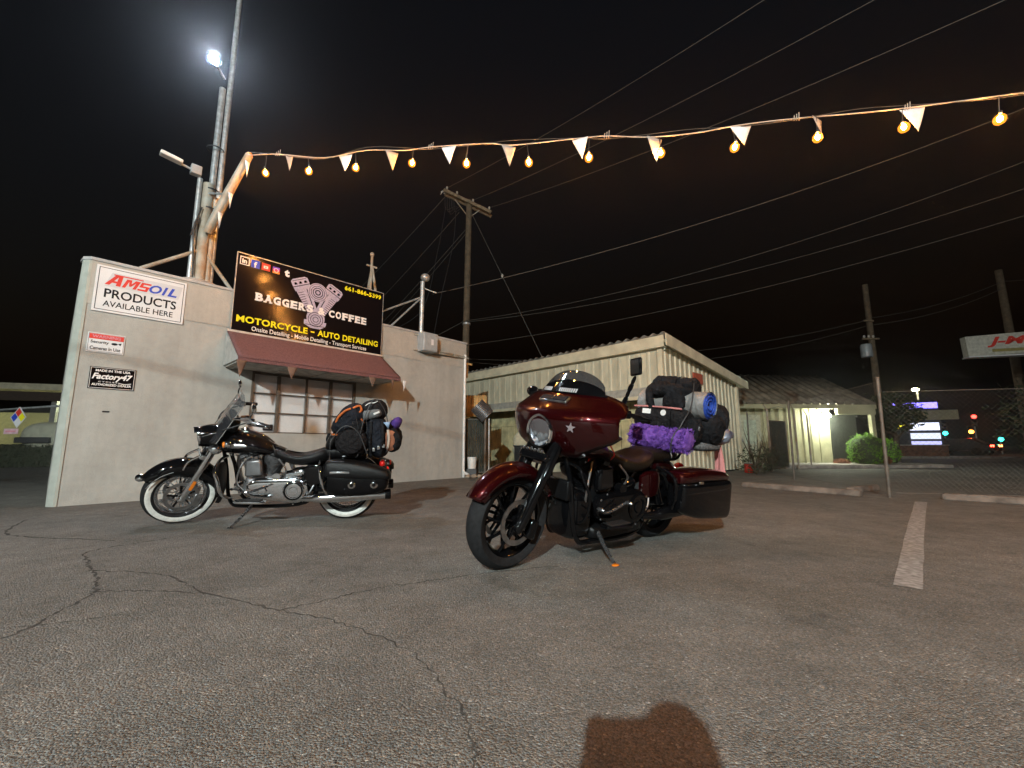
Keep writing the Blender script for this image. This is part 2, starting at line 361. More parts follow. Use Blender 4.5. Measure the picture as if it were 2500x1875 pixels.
# ------------------------------------------------------------------ lettering
def text(body, w=None, h=None, bold=0.0, shear=0.0, space=1.0):
    """flat letters as an MB in the XY plane, origin at the lower left, scaled to w x h"""
    cu = bpy.data.curves.new("t", 'FONT'); cu.body = body; cu.offset = bold; cu.shear = shear; cu.space_character = space; cu.resolution_u = 3; cu.size = 1
    o = bpy.data.objects.new("t", cu); col.objects.link(o); dg = bpy.context.evaluated_depsgraph_get()
    me = bpy.data.meshes.new_from_object(o.evaluated_get(dg))
    mb = MB(); mb.v = [v.co.copy() for v in me.vertices]; mb.f = [tuple(p.vertices) for p in me.polygons]
    bpy.data.objects.remove(o); bpy.data.curves.remove(cu); bpy.data.meshes.remove(me)
    xs = [v.x for v in mb.v]; ys = [v.y for v in mb.v]; x0, y0 = min(xs), min(ys); sx = (w/(max(xs)-x0)) if w else None; sy = (h/(max(ys)-y0)) if h else None
    sx = sx or sy; sy = sy or sx
    for v in mb.v: v.x = (v.x-x0)*sx; v.y = (v.y-y0)*sy
    return mb
def on_face(mb, x, z, out, rise=0.0, cx=None):
    """lay XY letters on a face whose local frame is x along, -y outward, z up; rise = skew per metre"""
    for v in mb.v:
        u, w = v.x+x, v.y+z+v.x*rise; v.x, v.y, v.z = u, -out, w
    return mb
# ================================================================== ground
g = MB(); S = 700
rows = []
xs = [-S,-60,-20,-8,-3,0,3,8,20,60,S]; ysg = [-60,-20,-8,0,2,4,8,12,20,40,90,S]
g.grid([[(x, y, 0) for x in xs] for y in ysg])
ground = struct(obj('ground', g, M['asphalt'], ang=0), 'worn grey asphalt of the parking lot')
def ribbon(pts, w, z, jit=0.0, sm=5, wv=.5, seed=1):
    rnd = random.Random(seed); P = [Vector((p[0], p[1], 0)) for p in (interp(pts, sm) if sm else pts)]
    rows = []
    for i, p in enumerate(P):
        t = (P[min(i+1, len(P)-1)]-P[max(i-1, 0)]).normalized(); nrm = Vector((-t.y, t.x, 0))
        p = p+nrm*rnd.uniform(-jit, jit); ww = w*rnd.uniform(1-wv, 1+wv)
        rows.append([p+nrm*ww/2+Vector((0,0,z)), p-nrm*ww/2+Vector((0,0,z))])
    mb = MB(); mb.grid(rows); return mb
CR = [([(-5.3,4.8),(-4.7,4.1),(-4.2,3.9),(-3.38,3.77)], .022), ([(-3.0,3.85),(-3.22,3.41),(-2.95,3.1),(-2.72,2.9),(-2.5,2.7),(-2.3,2.49)], .020),
      ([(-2.3,2.49),(-2.2,2.2),(-2.14,1.91),(-2.3,1.6)], .016), ([(-2.72,2.9),(-2.17,2.79),(-1.67,2.46),(-1.13,2.22)], .014), ([(-2.3,2.49),(-2.05,2.5),(-1.67,2.46)], .014),
      ([(-1.13,2.22),(-.95,2.38),(-.8,2.52),(-.5,2.68),(-.18,2.83),(.3,3.0)], .010), ([(-1.13,2.22),(-.8,2.08),(-.4,1.8),(-.2,1.5),(-.11,1.31),(-.09,1.1)], .008),
      ([(-2.26,2.01),(-1.82,2.17)], .010), ([(3.0,2.6),(3.6,2.75),(4.2,2.6)], .010)]
for i, (p, w) in enumerate(CR): obj('crack', ribbon(p, w*.7, .002, .014, 12, .75, i), M['crack'], ground, ang=0)
def line(label, pts, w, m, seed=3):
    o = struct(obj('painted_line', ribbon(pts, w, .004, .002, 8, .04, seed), m, ang=0), label); return o
line('wide white parking stripe at the right of the lot', [(2.25,2.56),(4.05,4.42),(5.87,6.28)], .125, M['road_paint'])
line('faint pale line in front of the stucco building', [(-5.2,4.95),(-2.14,7.35),(-.56,8.58),(1.2,9.95)], .05, M['line_faint'], 5)
line('faint pale line before the fence on the right', [(4.2,9.0),(5.02,9.52),(8.4,11.86),(11,13.5)], .06, M['line_faint'], 6)
# far street and pavement behind the lot
st = MB(); st.box((30, 34, .02), (50, 9, .03)); struct(obj('road', st, M['asphalt'], ang=0), 'far street beyond the lot')
sw = MB(); sw.box((30, 27.6, .06), (26, 1.6, .12)); struct(obj('sidewalk', sw, M['concrete'], bevel=.02), 'concrete sidewalk along the far street')
sw = MB(); sw.box((-22, 19.0, .06), (17, .5, .12)); struct(obj('kerb', sw, M['concrete'], bevel=.02), 'near concrete kerb at the left edge')
sw = MB(); sw.box((-25, 24.2, .06), (20, .9, .12)); struct(obj('kerb', sw, M['concrete'], bevel=.02), 'far concrete kerb at the left edge')

# ================================================================== stucco building
A = Vector((-6.061, 5.761, 0)); WZ = R(46.98); BL = 7.11; BH = 3.44; BD = 6.0
def W(s, out, z):
    d = Vector((math.cos(WZ), math.sin(WZ), 0)); n = Vector((math.sin(WZ), -math.cos(WZ), 0))
    return A+d*s+n*out+Vector((0, 0, z))
bld = thing('stucco_building', 'cream stucco building with a red brown awning over its window', 'building', A, WZ)
WX0, WX1, WZ0, WZ1 = 2.20, 4.13, 1.02, 2.10       # window opening
def wallbox(x0, x1, z0, z1, y0=0.0, y1=.22): b = MB(); return b.box(((x0+x1)/2, (y0+y1)/2, (z0+z1)/2), (x1-x0, y1-y0, z1-z0))
w = MB()
SPL = .10
def quadwall(pl, z0, z1):
    m = MB(); n = len(pl); m.add([(x, y, z0) for x, y in pl]+[(x, y, z1) for x, y in pl], [tuple(range(n, 2*n))]+[(i, (i+1) % n, n+(i+1) % n, n+i) for i in range(n)]); return m
# lower wall pieces round the window opening, chamfered left corner
pl = [(-.02,.10),(.10,0),(WX0,0),(WX0,.2),(.02,.25)]
w = quadwall([(-.03,.06),(.035,0),(WX0,0),(WX0,.22),(-.02,.30)], 0, 2.80)
obj('wall', w, M['stucco'], bld, ang=0)
obj('wall', wallbox(WX1, BL, 0, 2.80), M['stucco'], bld, ang=0)
obj('wall', wallbox(WX0, WX1, 0, WZ0), M['stucco'], bld, ang=0)
obj('wall', wallbox(WX0, WX1, WZ1, 2.80), M['stucco'], bld, ang=0)
obj('side_wall', wallbox(-.05, .15, 0, BH-.02, .30, BD), M['stucco'], bld, ang=0)
obj('side_wall', wallbox(BL-.2, BL, 0, BH-.02, .22, BD), M['stucco'], bld, ang=0)
obj('rear_wall', wallbox(.15, BL-.2, 0, BH-.1, BD-.2, BD), M['stucco'], bld, ang=0)
obj('roof_deck', wallbox(.15, BL-.2, 3.0, 3.1, .25, BD-.2), M['cap'], bld, ang=0)
obj('parapet', quadwall([(-.03,.06),(.035,-.012),(BL,-.012),(BL,.22),(-.02,.30)], 2.80, BH), M['stucco_up'], bld, ang=0)
obj('parapet_cap', quadwall([(-.05,.06),(.03,-.03),(BL+.02,-.03),(BL+.02,.24),(-.07,.24)], BH, BH+.045), M['cap'], bld, ang=0, bevel=.006)
obj('corner_trim', quadwall([(-.05,.075),(-.035,.05),(.02,-.016),(.05,-.014),(.04,.02),(-.02,.08)], 0.0, BH-.004), mat('corner_bead_paint', (.40,.42,.38), .7, 0, var=.06), bld, ang=0)
obj('interior_wall', wallbox(1.5, 4.9, .0, 2.9, 1.6, 1.65), M['blind'], bld, ang=0)
vent = MB().box((.40, -.004, 1.278), (.075, .012, .02)); obj('vent_slot', vent, M['t_black'], bld)
# window
win = part('window', bld)
fr = MB()
for (x0, x1, z0, z1) in [(WX0, WX1, WZ0-.05, WZ0+.02), (WX0, WX1, WZ1-.04, WZ1), (WX0, WX0+.045, WZ0, WZ1), (WX1-.045, WX1, WZ0, WZ1)]:
    fr.box(((x0+x1)/2, .045, (z0+z1)/2), (x1-x0, .07, z1-z0))
obj('frame', fr, M['frame_brown'], win, bevel=.004)
cols = [2.245, 2.655, 3.15, 3.615, 4.085]; rowz = [1.04, 1.38, 1.725, 2.06]
for i, c in enumerate(cols[1:-1]):
    obj('mullion', MB().box((c, .045, 1.55), (.05 if i != 1 else .024, .06, 1.02)), M['frame_brown'], win, bevel=.003)
for zz in rowz[1:-1]:
    obj('glazing_bar', MB().box((3.165, .048, zz), (1.84, .045, .02)), M['frame_brown'], win)
for i in range(4):
    for j in range(3):
        tl = random.uniform(-.006, .006)
        p = MB(); a, b_, c, d = cols[i]+.012, cols[i+1]-.012, rowz[j]+.008, rowz[j+1]-.008
        p.add([(a,.056+tl,c),(b_,.056-tl,c),(b_,.056-tl*.6,d),(a,.056+tl*.6,d),(a,.061+tl,c),(b_,.061-tl,c),(b_,.061-tl*.6,d),(a,.061+tl*.6,d)],
              [(0,1,2,3),(7,6,5,4),(0,4,5,1),(1,5,6,2),(2,6,7,3),(3,7,4,0)])
        obj('pane', p, M['pane'], win, ang=0)
obj('blind', wallbox(WX0+.03, WX1-.03, WZ0, WZ1, .10, .11), M['blind'], win)
st = MB().box((2.53, .052, 1.12), (.16, .004, .11)); obj('sticker', st, M['t_black'], win)
on = MB().box((2.53, .0495, 1.125), (.10, .002, .05)); obj('sticker_print', on, M['sign_white'], win)
# awning
AO, AZ, AT = .85, 2.15, 2.72; a0, a1 = 1.76, 4.63
aw = part('awning', bld)
sl = MB(); rows = []
for t in np.linspace(0, 1, 14):
    rows.append([(x, -.02-(AO-.02)*t, AT+(AZ-AT)*t+.006*noise.noise(Vector((x*5, t*7, 0)))) for x in np.linspace(a0, a1, 40)])
sl.grid(rows); obj('awning_slope', sl, M['awning'], aw, solid=-.03)
for x in (a0, a1):
    s = MB(); s.prism([(-.015, AT-.02), (-.015, AZ-.02), (-AO+.02, AZ-.02)], lambda u, v, t: Vector((t, u, v)), x-.012, x+.012); obj('awning_end', s, M['awning_side'], aw, ang=0)
obj('awning_soffit', MB().box(((a0+a1)/2, -AO/2, AZ-.035), (a1-a0-.03, AO-.05, .025)), M['soffit'], aw)
obj('awning_edge', MB().box(((a0+a1)/2, -AO-.004, AZ-.022), (a1-a0+.02, .02, .05)), M['awning'], aw, bevel=.004)
for k in range(5):
    x = a0+.1+k*(a1-a0-.2)/4; obj('soffit_batten', MB().box((x, -AO/2, AZ-.055), (.04, AO-.1, .02)), M['soffit'], aw)
# downspout at the right corner
ds = MB(); ds.tube([(BL-.07,-.05,BH-.3),(BL-.07,-.05,.25),(BL-.07,-.09,.14),(BL-.05,-.22,.08)], .035, 10, sm=4); obj('downspout', ds, M['white_paint'], bld)
br = MB().box((BL+.16, .1, 2.95), (.26, .06, .05)); br.box((BL+.12, .1, 2.75), (.05, .06, .35)); obj('roof_bracket', br, M['orange_panel'], bld, bevel=.01)
spl = MB(); 
for k in range(5): spl.ell((BL-.1+k*.16, -.25-.05*k, .04), (.09,.07,.05), 8, 5, amp=.02, seed=k)
obj('rubble', spl, M['rock'], bld)

# ================================================================== signs on the facade
def board(name, label, x0, x1, z0, z1, m, out=.0, th=.012, cat='sign', edge=None):
    root = thing(name, label, cat, W(x0, out, z0), WZ)
    w_, h_ = x1-x0, z1-z0
    obj('panel', MB().box((w_/2, -th/2, h_/2), (w_, th, h_)), m, root, bevel=.002)
    return root, w_, h_, th+.0015
def rect(name, root, x0, x1, z0, z1, out, m, rise=0):
    return obj(name, MB().add([(x0,-out,z0),(x1,-out,z0+rise),(x1,-out,z1+rise),(x0,-out,z1)], [(0,1,2,3)]), m, root, ang=0)
def letters(name, root, s, x, z, w_, h_, out, m, **k): return obj(name, on_face(text(s, w_, h_, **k), x, z, out), m, root, ang=0)
def border(root, w_, h_, out, m, ins=.03, t=.008):
    b = MB()
    for (a, b2, c, d) in [(ins, w_-ins, ins, ins+t), (ins, w_-ins, h_-ins-t, h_-ins), (ins, ins+t, ins, h_-ins), (w_-ins-t, w_-ins, ins, h_-ins)]:
        b.add([(a,-out,c),(b2,-out,c),(b2,-out,d),(a,-out,d)], [(0,1,2,3)])
    obj('border', b, m, root, ang=0)
r_, w_, h_, o_ = board('oil_sign', 'white oil products sign with red and blue lettering at top left', .10, 1.147, 2.71, 3.395, M['sign_white'], .014)
border(r_, w_, h_, o_, M['t_black'], .028, .008)
sw_ = MB(); sw_.add([(.10,-o_,.385),(.96,-o_,.385),(1.0,-o_,.60),(.17,-o_,.60)], [(0,1,2,3)]); obj('logo_outline', sw_, mat('logo_pale', (.60,.60,.63), .5, 0, var=.02), r_, ang=0)
def block_letter(ch, x, z, w2, h2, m, sh=.38, th=.30):
    t = th*w2
    S_ = {'A': [[(0,0),(t,0),(.58*w2,h2),(.58*w2-t*.9,h2)], [(.50*w2,h2),(.50*w2+t*.9,h2),(w2,0),(w2-t,0)], [(.25*w2,h2*.24),(.80*w2,h2*.24),(.76*w2,h2*.42),(.30*w2,h2*.42)]],
          'M': [[(0,0),(t*.8,0),(t*.8,h2),(0,h2)], [(w2-t*.8,0),(w2,0),(w2,h2),(w2-t*.8,h2)], [(t*.5,h2),(t*1.2,h2),(.5*w2+t*.2,h2*.35),(.5*w2-t*.2,h2*.2)], [(w2-t*1.2,h2),(w2-t*.5,h2),(.5*w2+t*.2,h2*.2),(.5*w2-t*.2,h2*.35)]],
          'S': [[(0,0),(w2,0),(w2,h2*.2),(0,h2*.2)], [(0,h2*.4),(w2,h2*.4),(w2,h2*.6),(0,h2*.6)], [(0,h2*.8),(w2,h2*.8),(w2,h2),(0,h2)], [(0,h2*.6),(t,h2*.6),(t,h2*.8),(0,h2*.8)], [(w2-t,h2*.2),(w2,h2*.2),(w2,h2*.4),(w2-t,h2*.4)]]}[ch]
    mb = MB()
    for k, q in enumerate(S_): mb.add([(x+a+b*sh, -o_-.002-.0002*k, z+b) for a, b in q], [(0,1,2,3)])
    return obj('logo_letter', mb, m, r_, ang=0)
for ch_, x_, w2_, h2_ in (('A',.10,.17,.165),('M',.285,.155,.135),('S',.455,.115,.135)): block_letter(ch_, x_, .41, w2_, h2_, M['t_red'])
for ch_, x_, w2_ in (('O',.595,.15),('I',.745,.075),('L',.815,.12)): letters('logo_blue', r_, ch_, x_, .41, w2_, .135, o_+.002, M['t_blue'], bold=.03, shear=.3)
rect('logo_bar', r_, .19, .52, .565, .582, o_+.002, M['t_red'])
letters('lettering', r_, 'PRODUCTS', .11, .215, .83, .135, o_, M['t_black'], bold=.02)
letters('lettering', r_, 'AVAILABLE HERE', .11, .085, .80, .085, o_, M['t_black'], bold=.012)
r_, w_, h_, o_ = board('warning_sign', 'small white security camera warning sign with red header', .109, .503, 2.115, 2.395, M['sign_white'], .002)
border(r_, w_, h_, o_, M['t_black'], .010, .004)
rect('header', r_, .016, w_-.016, .19, .262, o_+.001, M['t_red'])
letters('lettering', r_, 'WARNING', .045, .205, .30, .045, o_+.003, M['t_pink'], bold=.03)
letters('lettering', r_, 'Security', .035, .115, .19, .055, o_+.001, M['t_black'], bold=.02)
letters('lettering', r_, 'Cameras In Use', .035, .035, .32, .05, o_+.001, M['t_black'], bold=.02)
cm = MB(); cm.ell((.285,-o_-.001,.142), (.035,.002,.018), 12, 6); obj('camera_print', cm, M['t_black'], r_); cm = MB(); cm.add([(.32,-o_-.001,.15),(.36,-o_-.001,.165),(.35,-o_-.001,.125)], [(0,1,2)]); obj('camera_print', cm, M['t_black'], r_, ang=0)
r_, w_, h_, o_ = board('dealer_sign', 'black dealer sign with white script lettering on the left wall', .178, .668, 1.597, 1.91, M['sign_black'], .002)
border(r_, w_, h_, o_, M['t_white'], .010, .005)
letters('lettering', r_, 'MADE IN THE USA', .06, .245, .37, .034, o_, M['t_white'], bold=.03)
letters('script', r_, 'Factory47', .03, .115, .43, .11, o_+.001, M['t_white'], bold=.035, shear=.3)
letters('lettering', r_, 'CYCLES', .10, .095, .2, .016, o_, M['t_white'], bold=.02, space=1.4)
letters('lettering', r_, 'AUTHORIZED DEALER', .035, .045, .42, .034, o_, M['t_white'], bold=.03)
sw_ = MB(); sw_.tube([(.31,-o_,.10),(.38,-o_,.085),(.45,-o_,.10)], .005, 6, sm=4); obj('flourish', sw_, M['t_white'], r_)

# billboard above the awning
r_, w_, h_, o_ = board('shop_billboard', 'large black shop billboard with engine drawing above the awning', 1.80, 4.61, 2.765, 4.15, M['sign_black'], .035, .03)
tr = MB()
for (x0, x1, z0, z1) in [(-.012, w_+.012, h_, h_+.014), (-.012, 0, 0, h_), (w_, w_+.012, 0, h_)]: tr.box(((x0+x1)/2, -.015, (z0+z1)/2), (x1-x0, .036, z1-z0))
obj('edge_trim', tr, M['steel'], r_)
obj('sill_strip', MB().box((w_/2, -.01, -.022), (w_+.1, .05, .035)), mat('sill_strip_paint', (.52,.44,.38), .6), r_)
bz = MB()
for x in (.3, 1.1, 1.9, 2.55): bz.tube([(x, .02, h_-.3), (x, .9, .45)], .02, 8)
obj('back_brace', bz, M['steel'], r_)
# social icons
ic = [.035, .218, .388, .565, .765]; iz = h_-.20; s = .15
b = MB()
for (a, b2, c, d) in [(0, s, 0, .014), (0, s, s-.014, s), (0, .014, 0, s), (s-.014, s, 0, s)]: b.add([(ic[0]+a,-o_,iz+c),(ic[0]+b2,-o_,iz+c),(ic[0]+b2,-o_,iz+d),(ic[0]+a,-o_,iz+d)], [(0,1,2,3)])
obj('icon_frame', b, M['t_white'], r_, ang=0); letters('icon_text', r_, 'in', ic[0]+.032, iz+.03, .075, .08, o_+.001, M['t_white'], bold=.04)
rect('icon_square', r_, ic[1]-.01, ic[1]+s-.02, iz-.005, iz+s-.01, o_, M['t_blue']); letters('icon_text', r_, 'f', ic[1]+.035, iz+.0, .05, .11, o_+.002, M['t_white'], bold=.03)
rect('icon_square', r_, ic[2]-.01, ic[2]+s-.02, iz+.0, iz+s-.02, o_, M['t_red']); rect('icon_screen', r_, ic[2]+.022, ic[2]+.095, iz+.035, iz+.085, o_+.001, M['t_white'])
tri = MB().add([(ic[2]+.048,-o_-.002,iz+.045),(ic[2]+.048,-o_-.002,iz+.075),(ic[2]+.075,-o_-.002,iz+.06)], [(0,1,2)]); obj('icon_play', tri, M['t_red'], r_, ang=0)
for k, mm in enumerate(['t_orange','t_red','t_magenta','t_violet']): rect('icon_band', r_, ic[3]-.005, ic[3]+.115, iz-.005+k*.031, iz+.026+k*.031, o_, M[mm])
rg = MB().lathe([(.030,0),(.041,0)], (ic[3]+.055,-o_-.001,iz+.057), (0,1,0), 20); obj('icon_ring', rg, M['t_white'], r_, ang=0)
letters('icon_text', r_, 't', ic[4], iz-.01, .09, .14, o_, M['t_white'], bold=.06)
# engine drawing: V-twin in lilac line art
def poly(name, pts, m, o): return obj(name, MB().add([(x,-o,z) for x, z in pts], [tuple(range(len(pts)))]), m, r_, ang=0)
def rot2(pts, a, cx, cz): return [(cx+x*math.cos(a)-z*math.sin(a), cz+x*math.sin(a)+z*math.cos(a)) for x, z in pts]
ex, ez = 1.39, .47
for sgn in (1, -1):
    a = R(26.5)*sgn
    poly('drawn_cylinder', rot2([(-.09,.10),(.09,.10),(.14,.62),(-.14,.62)], a, ex, ez), M['t_lilac'], o_)
    poly('drawn_head', rot2([(-.155,.60),(.155,.60),(.165,.68),(-.165,.68)], a, ex, ez), M['t_lilac'], o_)
    poly('drawn_rocker_box', rot2([(-.165,.695),(.165,.695),(.165,.80),(.12,.835),(-.12,.835),(-.165,.80)], a, ex, ez), M['t_lilac'], o_)
    for k in range(10): poly('drawn_fin', rot2([(-.10-.003*k,.16+k*.044),(-.015,.16+k*.044),(-.015,.170+k*.044),(-.10-.003*k,.170+k*.044)] if sgn > 0 else [(.015,.16+k*.044),(.10+.003*k,.16+k*.044),(.10+.003*k,.170+k*.044),(.015,.170+k*.044)], a, ex, ez), M['sign_black'], o_+.0012)
    poly('drawn_pushrod_gap', rot2([(.035*sgn,.2),(.05*sgn,.2),(.075*sgn,.6),(.06*sgn,.6)][::sgn], a, ex, ez), M['sign_black'], o_+.0012)
    for dx in (-.125,-.03,.07): poly('drawn_rocker_slot', rot2([(dx,.72),(dx+.06,.72),(dx+.05,.765),(dx+.01,.765)], a, ex, ez), M['sign_black'], o_+.0012)
    poly('drawn_rocker_line', rot2([(-.14,.795),(.14,.795),(.13,.805),(-.13,.805)], a, ex, ez), M['sign_black'], o_+.0012)
def disc(name, x, z, r0, r1, m, o): return obj(name, MB().lathe([(max(r0,.0005),0),(r1,0)], (x,-o,z), (0,1,0), 32), m, r_, ang=0)
disc('drawn_air_filter', 1.396, 1.02, 0, .19, M['t_lilac'], o_+.002)
for q, t2 in ((.035,.02), (.085,.014), (.125,.010), (.165,.007)): disc('drawn_ring', 1.396, 1.02, q, q+t2, M['sign_black'], o_+.003)
disc('drawn_crankcase', 1.385, .50, 0, .175, M['t_lilac'], o_+.001); poly('drawn_sump', [(1.17,.44),(1.60,.44),(1.58,.36),(1.48,.29),(1.30,.29),(1.17,.35)], M['t_lilac'], o_)
for q in (.045, .09, .135): disc('drawn_ring', 1.385, .47, q, q+.011, M['sign_black'], o_+.002)
poly('drawn_sump_line', [(1.20,.345),(1.56,.345),(1.56,.355),(1.20,.355)], M['sign_black'], o_+.0022)
# slab serif lettering, one letter after the other
FEET = {'B':[(0,.42,0),(0,.42,1)], 'A':[(-.06,.36,0),(.70,.36,0),(.32,.36,1)], 'E':[(0,.45,0),(0,.45,1)], 'F':[(0,.55,0),(0,.45,1)], 'R':[(0,.42,0),(.66,.38,0),(0,.42,1)], 'G':[(.62,.38,0)], 'C':[], 'O':[], 'S':[], '&':[]}
def slab(s, x, z, w_, h_, out):
    cw = w_/len(s)
    for i, ch in enumerate(s):
        lw = cw*.84; x0 = x+i*cw; obj('slab_letter', on_face(text(ch, lw, h_, bold=.05), x0, z, out), M['t_white'], r_, ang=0)
        for fx_, fw, top in FEET[ch]:
            zz = z+(h_-.026 if top else 0); rect('letter_serif', r_, x0+lw*(fx_-.07), x0+lw*(fx_+fw), zz, zz+.026, out+.0006, M['t_white'])
slab('BAGGERS', .32, .59, 1.03, .15, o_+.006); slab('&', 1.42, .585, .17, .15, o_+.006); slab('COFFEE', 1.632, .58, .83, .15, o_+.006)
letters('phone_lettering', r_, '661-866-5399', 1.93, 1.225, .83, .10, o_, M['t_yellow'], bold=.04, space=1.1)
letters('yellow_lettering', r_, 'MOTORCYCLE', .06, .152, 1.19, .122, o_+.004, M['t_yellow'], bold=.032, space=1.06); rect('yellow_dash', r_, 1.31, 1.38, .20, .225, o_+.004, M['t_yellow']); letters('yellow_lettering', r_, 'AUTO DETAILING', 1.44, .152, 1.29, .122, o_+.004, M['t_yellow'], bold=.032, space=1.06)
letters('white_lettering', r_, 'Onsite Detailing - Mobile Detailing - Transport Services', .304, .006, 2.165, .108, o_, M['t_white'], bold=.012)

# ================================================================== steel masts and gear on the roof
mast = thing('steel_mast', 'tall galvanised steel mast rising from the roof with diagonal braces', 'mast', W(1.32,-.16,3.1), WZ)
def inM(root, p): return root.matrix_world.inverted() @ Vector(p)
bpy.context.view_layer.update()
m_ = MB(); m_.tube([(0,0,0),(0,0,2.2)], .085, 14); obj('lower_post', m_, M['steel_rust'], mast)
m_ = MB(); m_.tube([(.11,.02,0),(.11,.02,2.0)], .055, 12); obj('rusty_post', m_, M['steel_rust'], mast)
m_ = MB(); m_.tube([(.055,.06,.9),(.055,.06,4.15)], .05, 12); obj('middle_pole', m_, M['steel'], mast)
m_ = MB(); m_.tube([(.16,.04,.3),(.16,.04,6.6)], [.047,.04], 12); obj('flag_pole', m_, M['steel'], mast)
m_ = MB(); m_.tube([(-.13,0,0),(-.13,0,2.25)], .04, 10); obj('conduit', m_, M['steel'], mast)
m_ = MB(); m_.ell((0,-.02,.40), (.26,.16,.06), 14, 8, amp=.02, seed=2); obj('mortar_base', m_, M['concrete'], mast)
for q in [(-.75,-.02,.42),(.52,-.02,.35)]:
    m_ = MB(); m_.tube([(0,-.02,1.0),q], .03, 8); obj('diagonal_brace', m_, M['steel_rust'], mast)
for z in (1.35, 1.75, 2.1, 2.9):
    m_ = MB(); m_.lathe([(.125,-.012),(.13,-.012),(.13,.012),(.125,.012)], (.04,.03,z), (0,0,1), 20); obj('strap', m_, M['black_wire'], mast)
cb = MB(); cb.tube([(-.1,-.09,.5),(-.16,-.1,1.3),(-.10,-.1,1.5),(-.19,-.09,1.15),(-.08,-.1,1.7)], .012, 6, sm=5); obj('hanging_cable', cb, M['black_wire'], mast)
ar = thing('bracket_arm', 'angled painted steel arm carrying the string lights off the mast', 'bracket', W(1.34,.02,4.35), WZ)
bpy.context.view_layer.update()
tipw = Vector((-4.44, 6.56, 5.66)); t_ = inM(ar, tipw)
m_ = MB(); m_.tube([(0,0,0), t_*.5+Vector((0,0,.02)), t_], [.075,.07,.06], 12); obj('arm_tube', m_, M['steel_rust'], ar)
m_ = MB(); m_.tube([(-.02,.1,.75), t_*.5], .018, 8); obj('tie_rod', m_, M['steel'], ar)
m_ = MB(); m_.ell(t_+Vector((0,0,.0)), (.05,.05,.05), 12, 8); obj('end_ball', m_, M['t_orange'], ar)
for f_ in (.25, .5, .9):
    m_ = MB(); p = t_*f_; m_.add([p+Vector((-.02,-.08,0)), p+Vector((.05,-.085,-.02)), p+Vector((.02,-.085,-.30))], [(0,1,2)]); obj('rag_strip', m_, M['pennant'], ar, solid=.004)
fl = thing('floodlight', 'lit white floodlight near the top of the steel mast', 'floodlight', W(1.18,.0,7.42), WZ)
hd_rot = Matrix.Rotation(R(-20), 3, 'Z') @ Matrix.Rotation(R(28), 3, 'X')
fdir = hd_rot @ Vector((0,-1,0)); fc_ = Vector((-.02,-.02,.12))
obj('housing', MB().lathe([(.001,-.10),(.07,-.09),(.12,-.02),(.125,.03),(.118,.035),(.112,.01)], fc_, fdir, 28), M['gloss_black'], fl)
obj('led_panel', MB().lathe([(.001,.012),(.06,.010),(.072,.006)], fc_, fdir, 28), M['flood'], fl)
m_ = MB(); m_.tube([(.02,.03,.1),(.2,.15,-.02)], .02, 8); obj('mount_arm', m_, M['steel'], fl)
sp = bpy.data.lights.new('flood_beam', 'SPOT'); sp.energy = 520; sp.color = (.80,.90,1.0); sp.spot_size = R(125); sp.spot_blend = .6; sp.shadow_soft_size = .1
so = bpy.data.objects.new('flood_beam', sp); link(so); so.location = W(1.14,.16,7.52); so.rotation_euler = Vector((.55,-1,-.75)).to_track_quat('-Z','Y').to_euler()
cmx = thing('area_light_head', 'small white area light pointing left off the mast', 'lamp', W(1.19,-.10,5.3), WZ)
m_ = MB().box((-.08,0,.13), (.15,.12,.16)); obj('junction_box', m_, M['grey_box'], cmx, bevel=.01)
m_ = MB(); m_.tube([(-.12,0,.12),(-.30,-.02,.14)], .02, 8); obj('arm', m_, M['steel'], cmx)
m_ = MB().box((-.42,-.04,.17), (.30,.14,.06), Matrix.Rotation(R(8),3,'Y')); obj('lamp_head', m_, M['white_paint'], cmx, bevel=.015)
# vent pipe and tripod behind the sign
vp = thing('roof_service_pipe', 'galvanised service pipe with rain cap behind the electrical box', 'pipe', W(5.86,-.25,3.1), WZ)
m_ = MB(); m_.tube([(0,0,0),(0,0,1.78)], .055, 12); obj('riser', m_, M['steel'], vp)
m_ = MB(); m_.ell((.06,-.02,1.90), (.12,.11,.10), 16, 10); obj('weatherhead', m_, M['steel'], vp)
m_ = MB(); m_.tube([(.05,0,1.62),(.30,-.05,1.58)], .012, 6); m_.ell((.34,-.06,1.575), (.06,.02,.018), 8, 6); obj('wire_clamp', m_, M['white_paint'], vp)
for q in [(-1.3,-.1,.62),(-.95,.1,.30)]:
    m_ = MB(); m_.tube([(0,0,1.38), q], .022, 8); obj('brace', m_, M['steel'], vp)
tp = thing('rusty_tripod_mast', 'thin rusty tripod mast standing behind the billboard', 'mast', W(4.95,-1.2,3.1), WZ)
for q in [((0,0,0),(.02,0,2.45)), ((.45,.0,.1),(.04,0,2.15)), ((0,.5,.1),(.03,0,2.15))]:
    m_ = MB(); m_.tube(q, .032, 8); obj('leg', m_, M['steel_rust'], tp)
m_ = MB(); m_.ell((.02,0,2.5), (.055,.055,.06), 10, 8); obj('cap', m_, M['steel_rust'], tp)
m_ = MB().box((.02,0,2.18), (.28,.04,.04)); obj('cross_piece', m_, M['steel_rust'], tp)
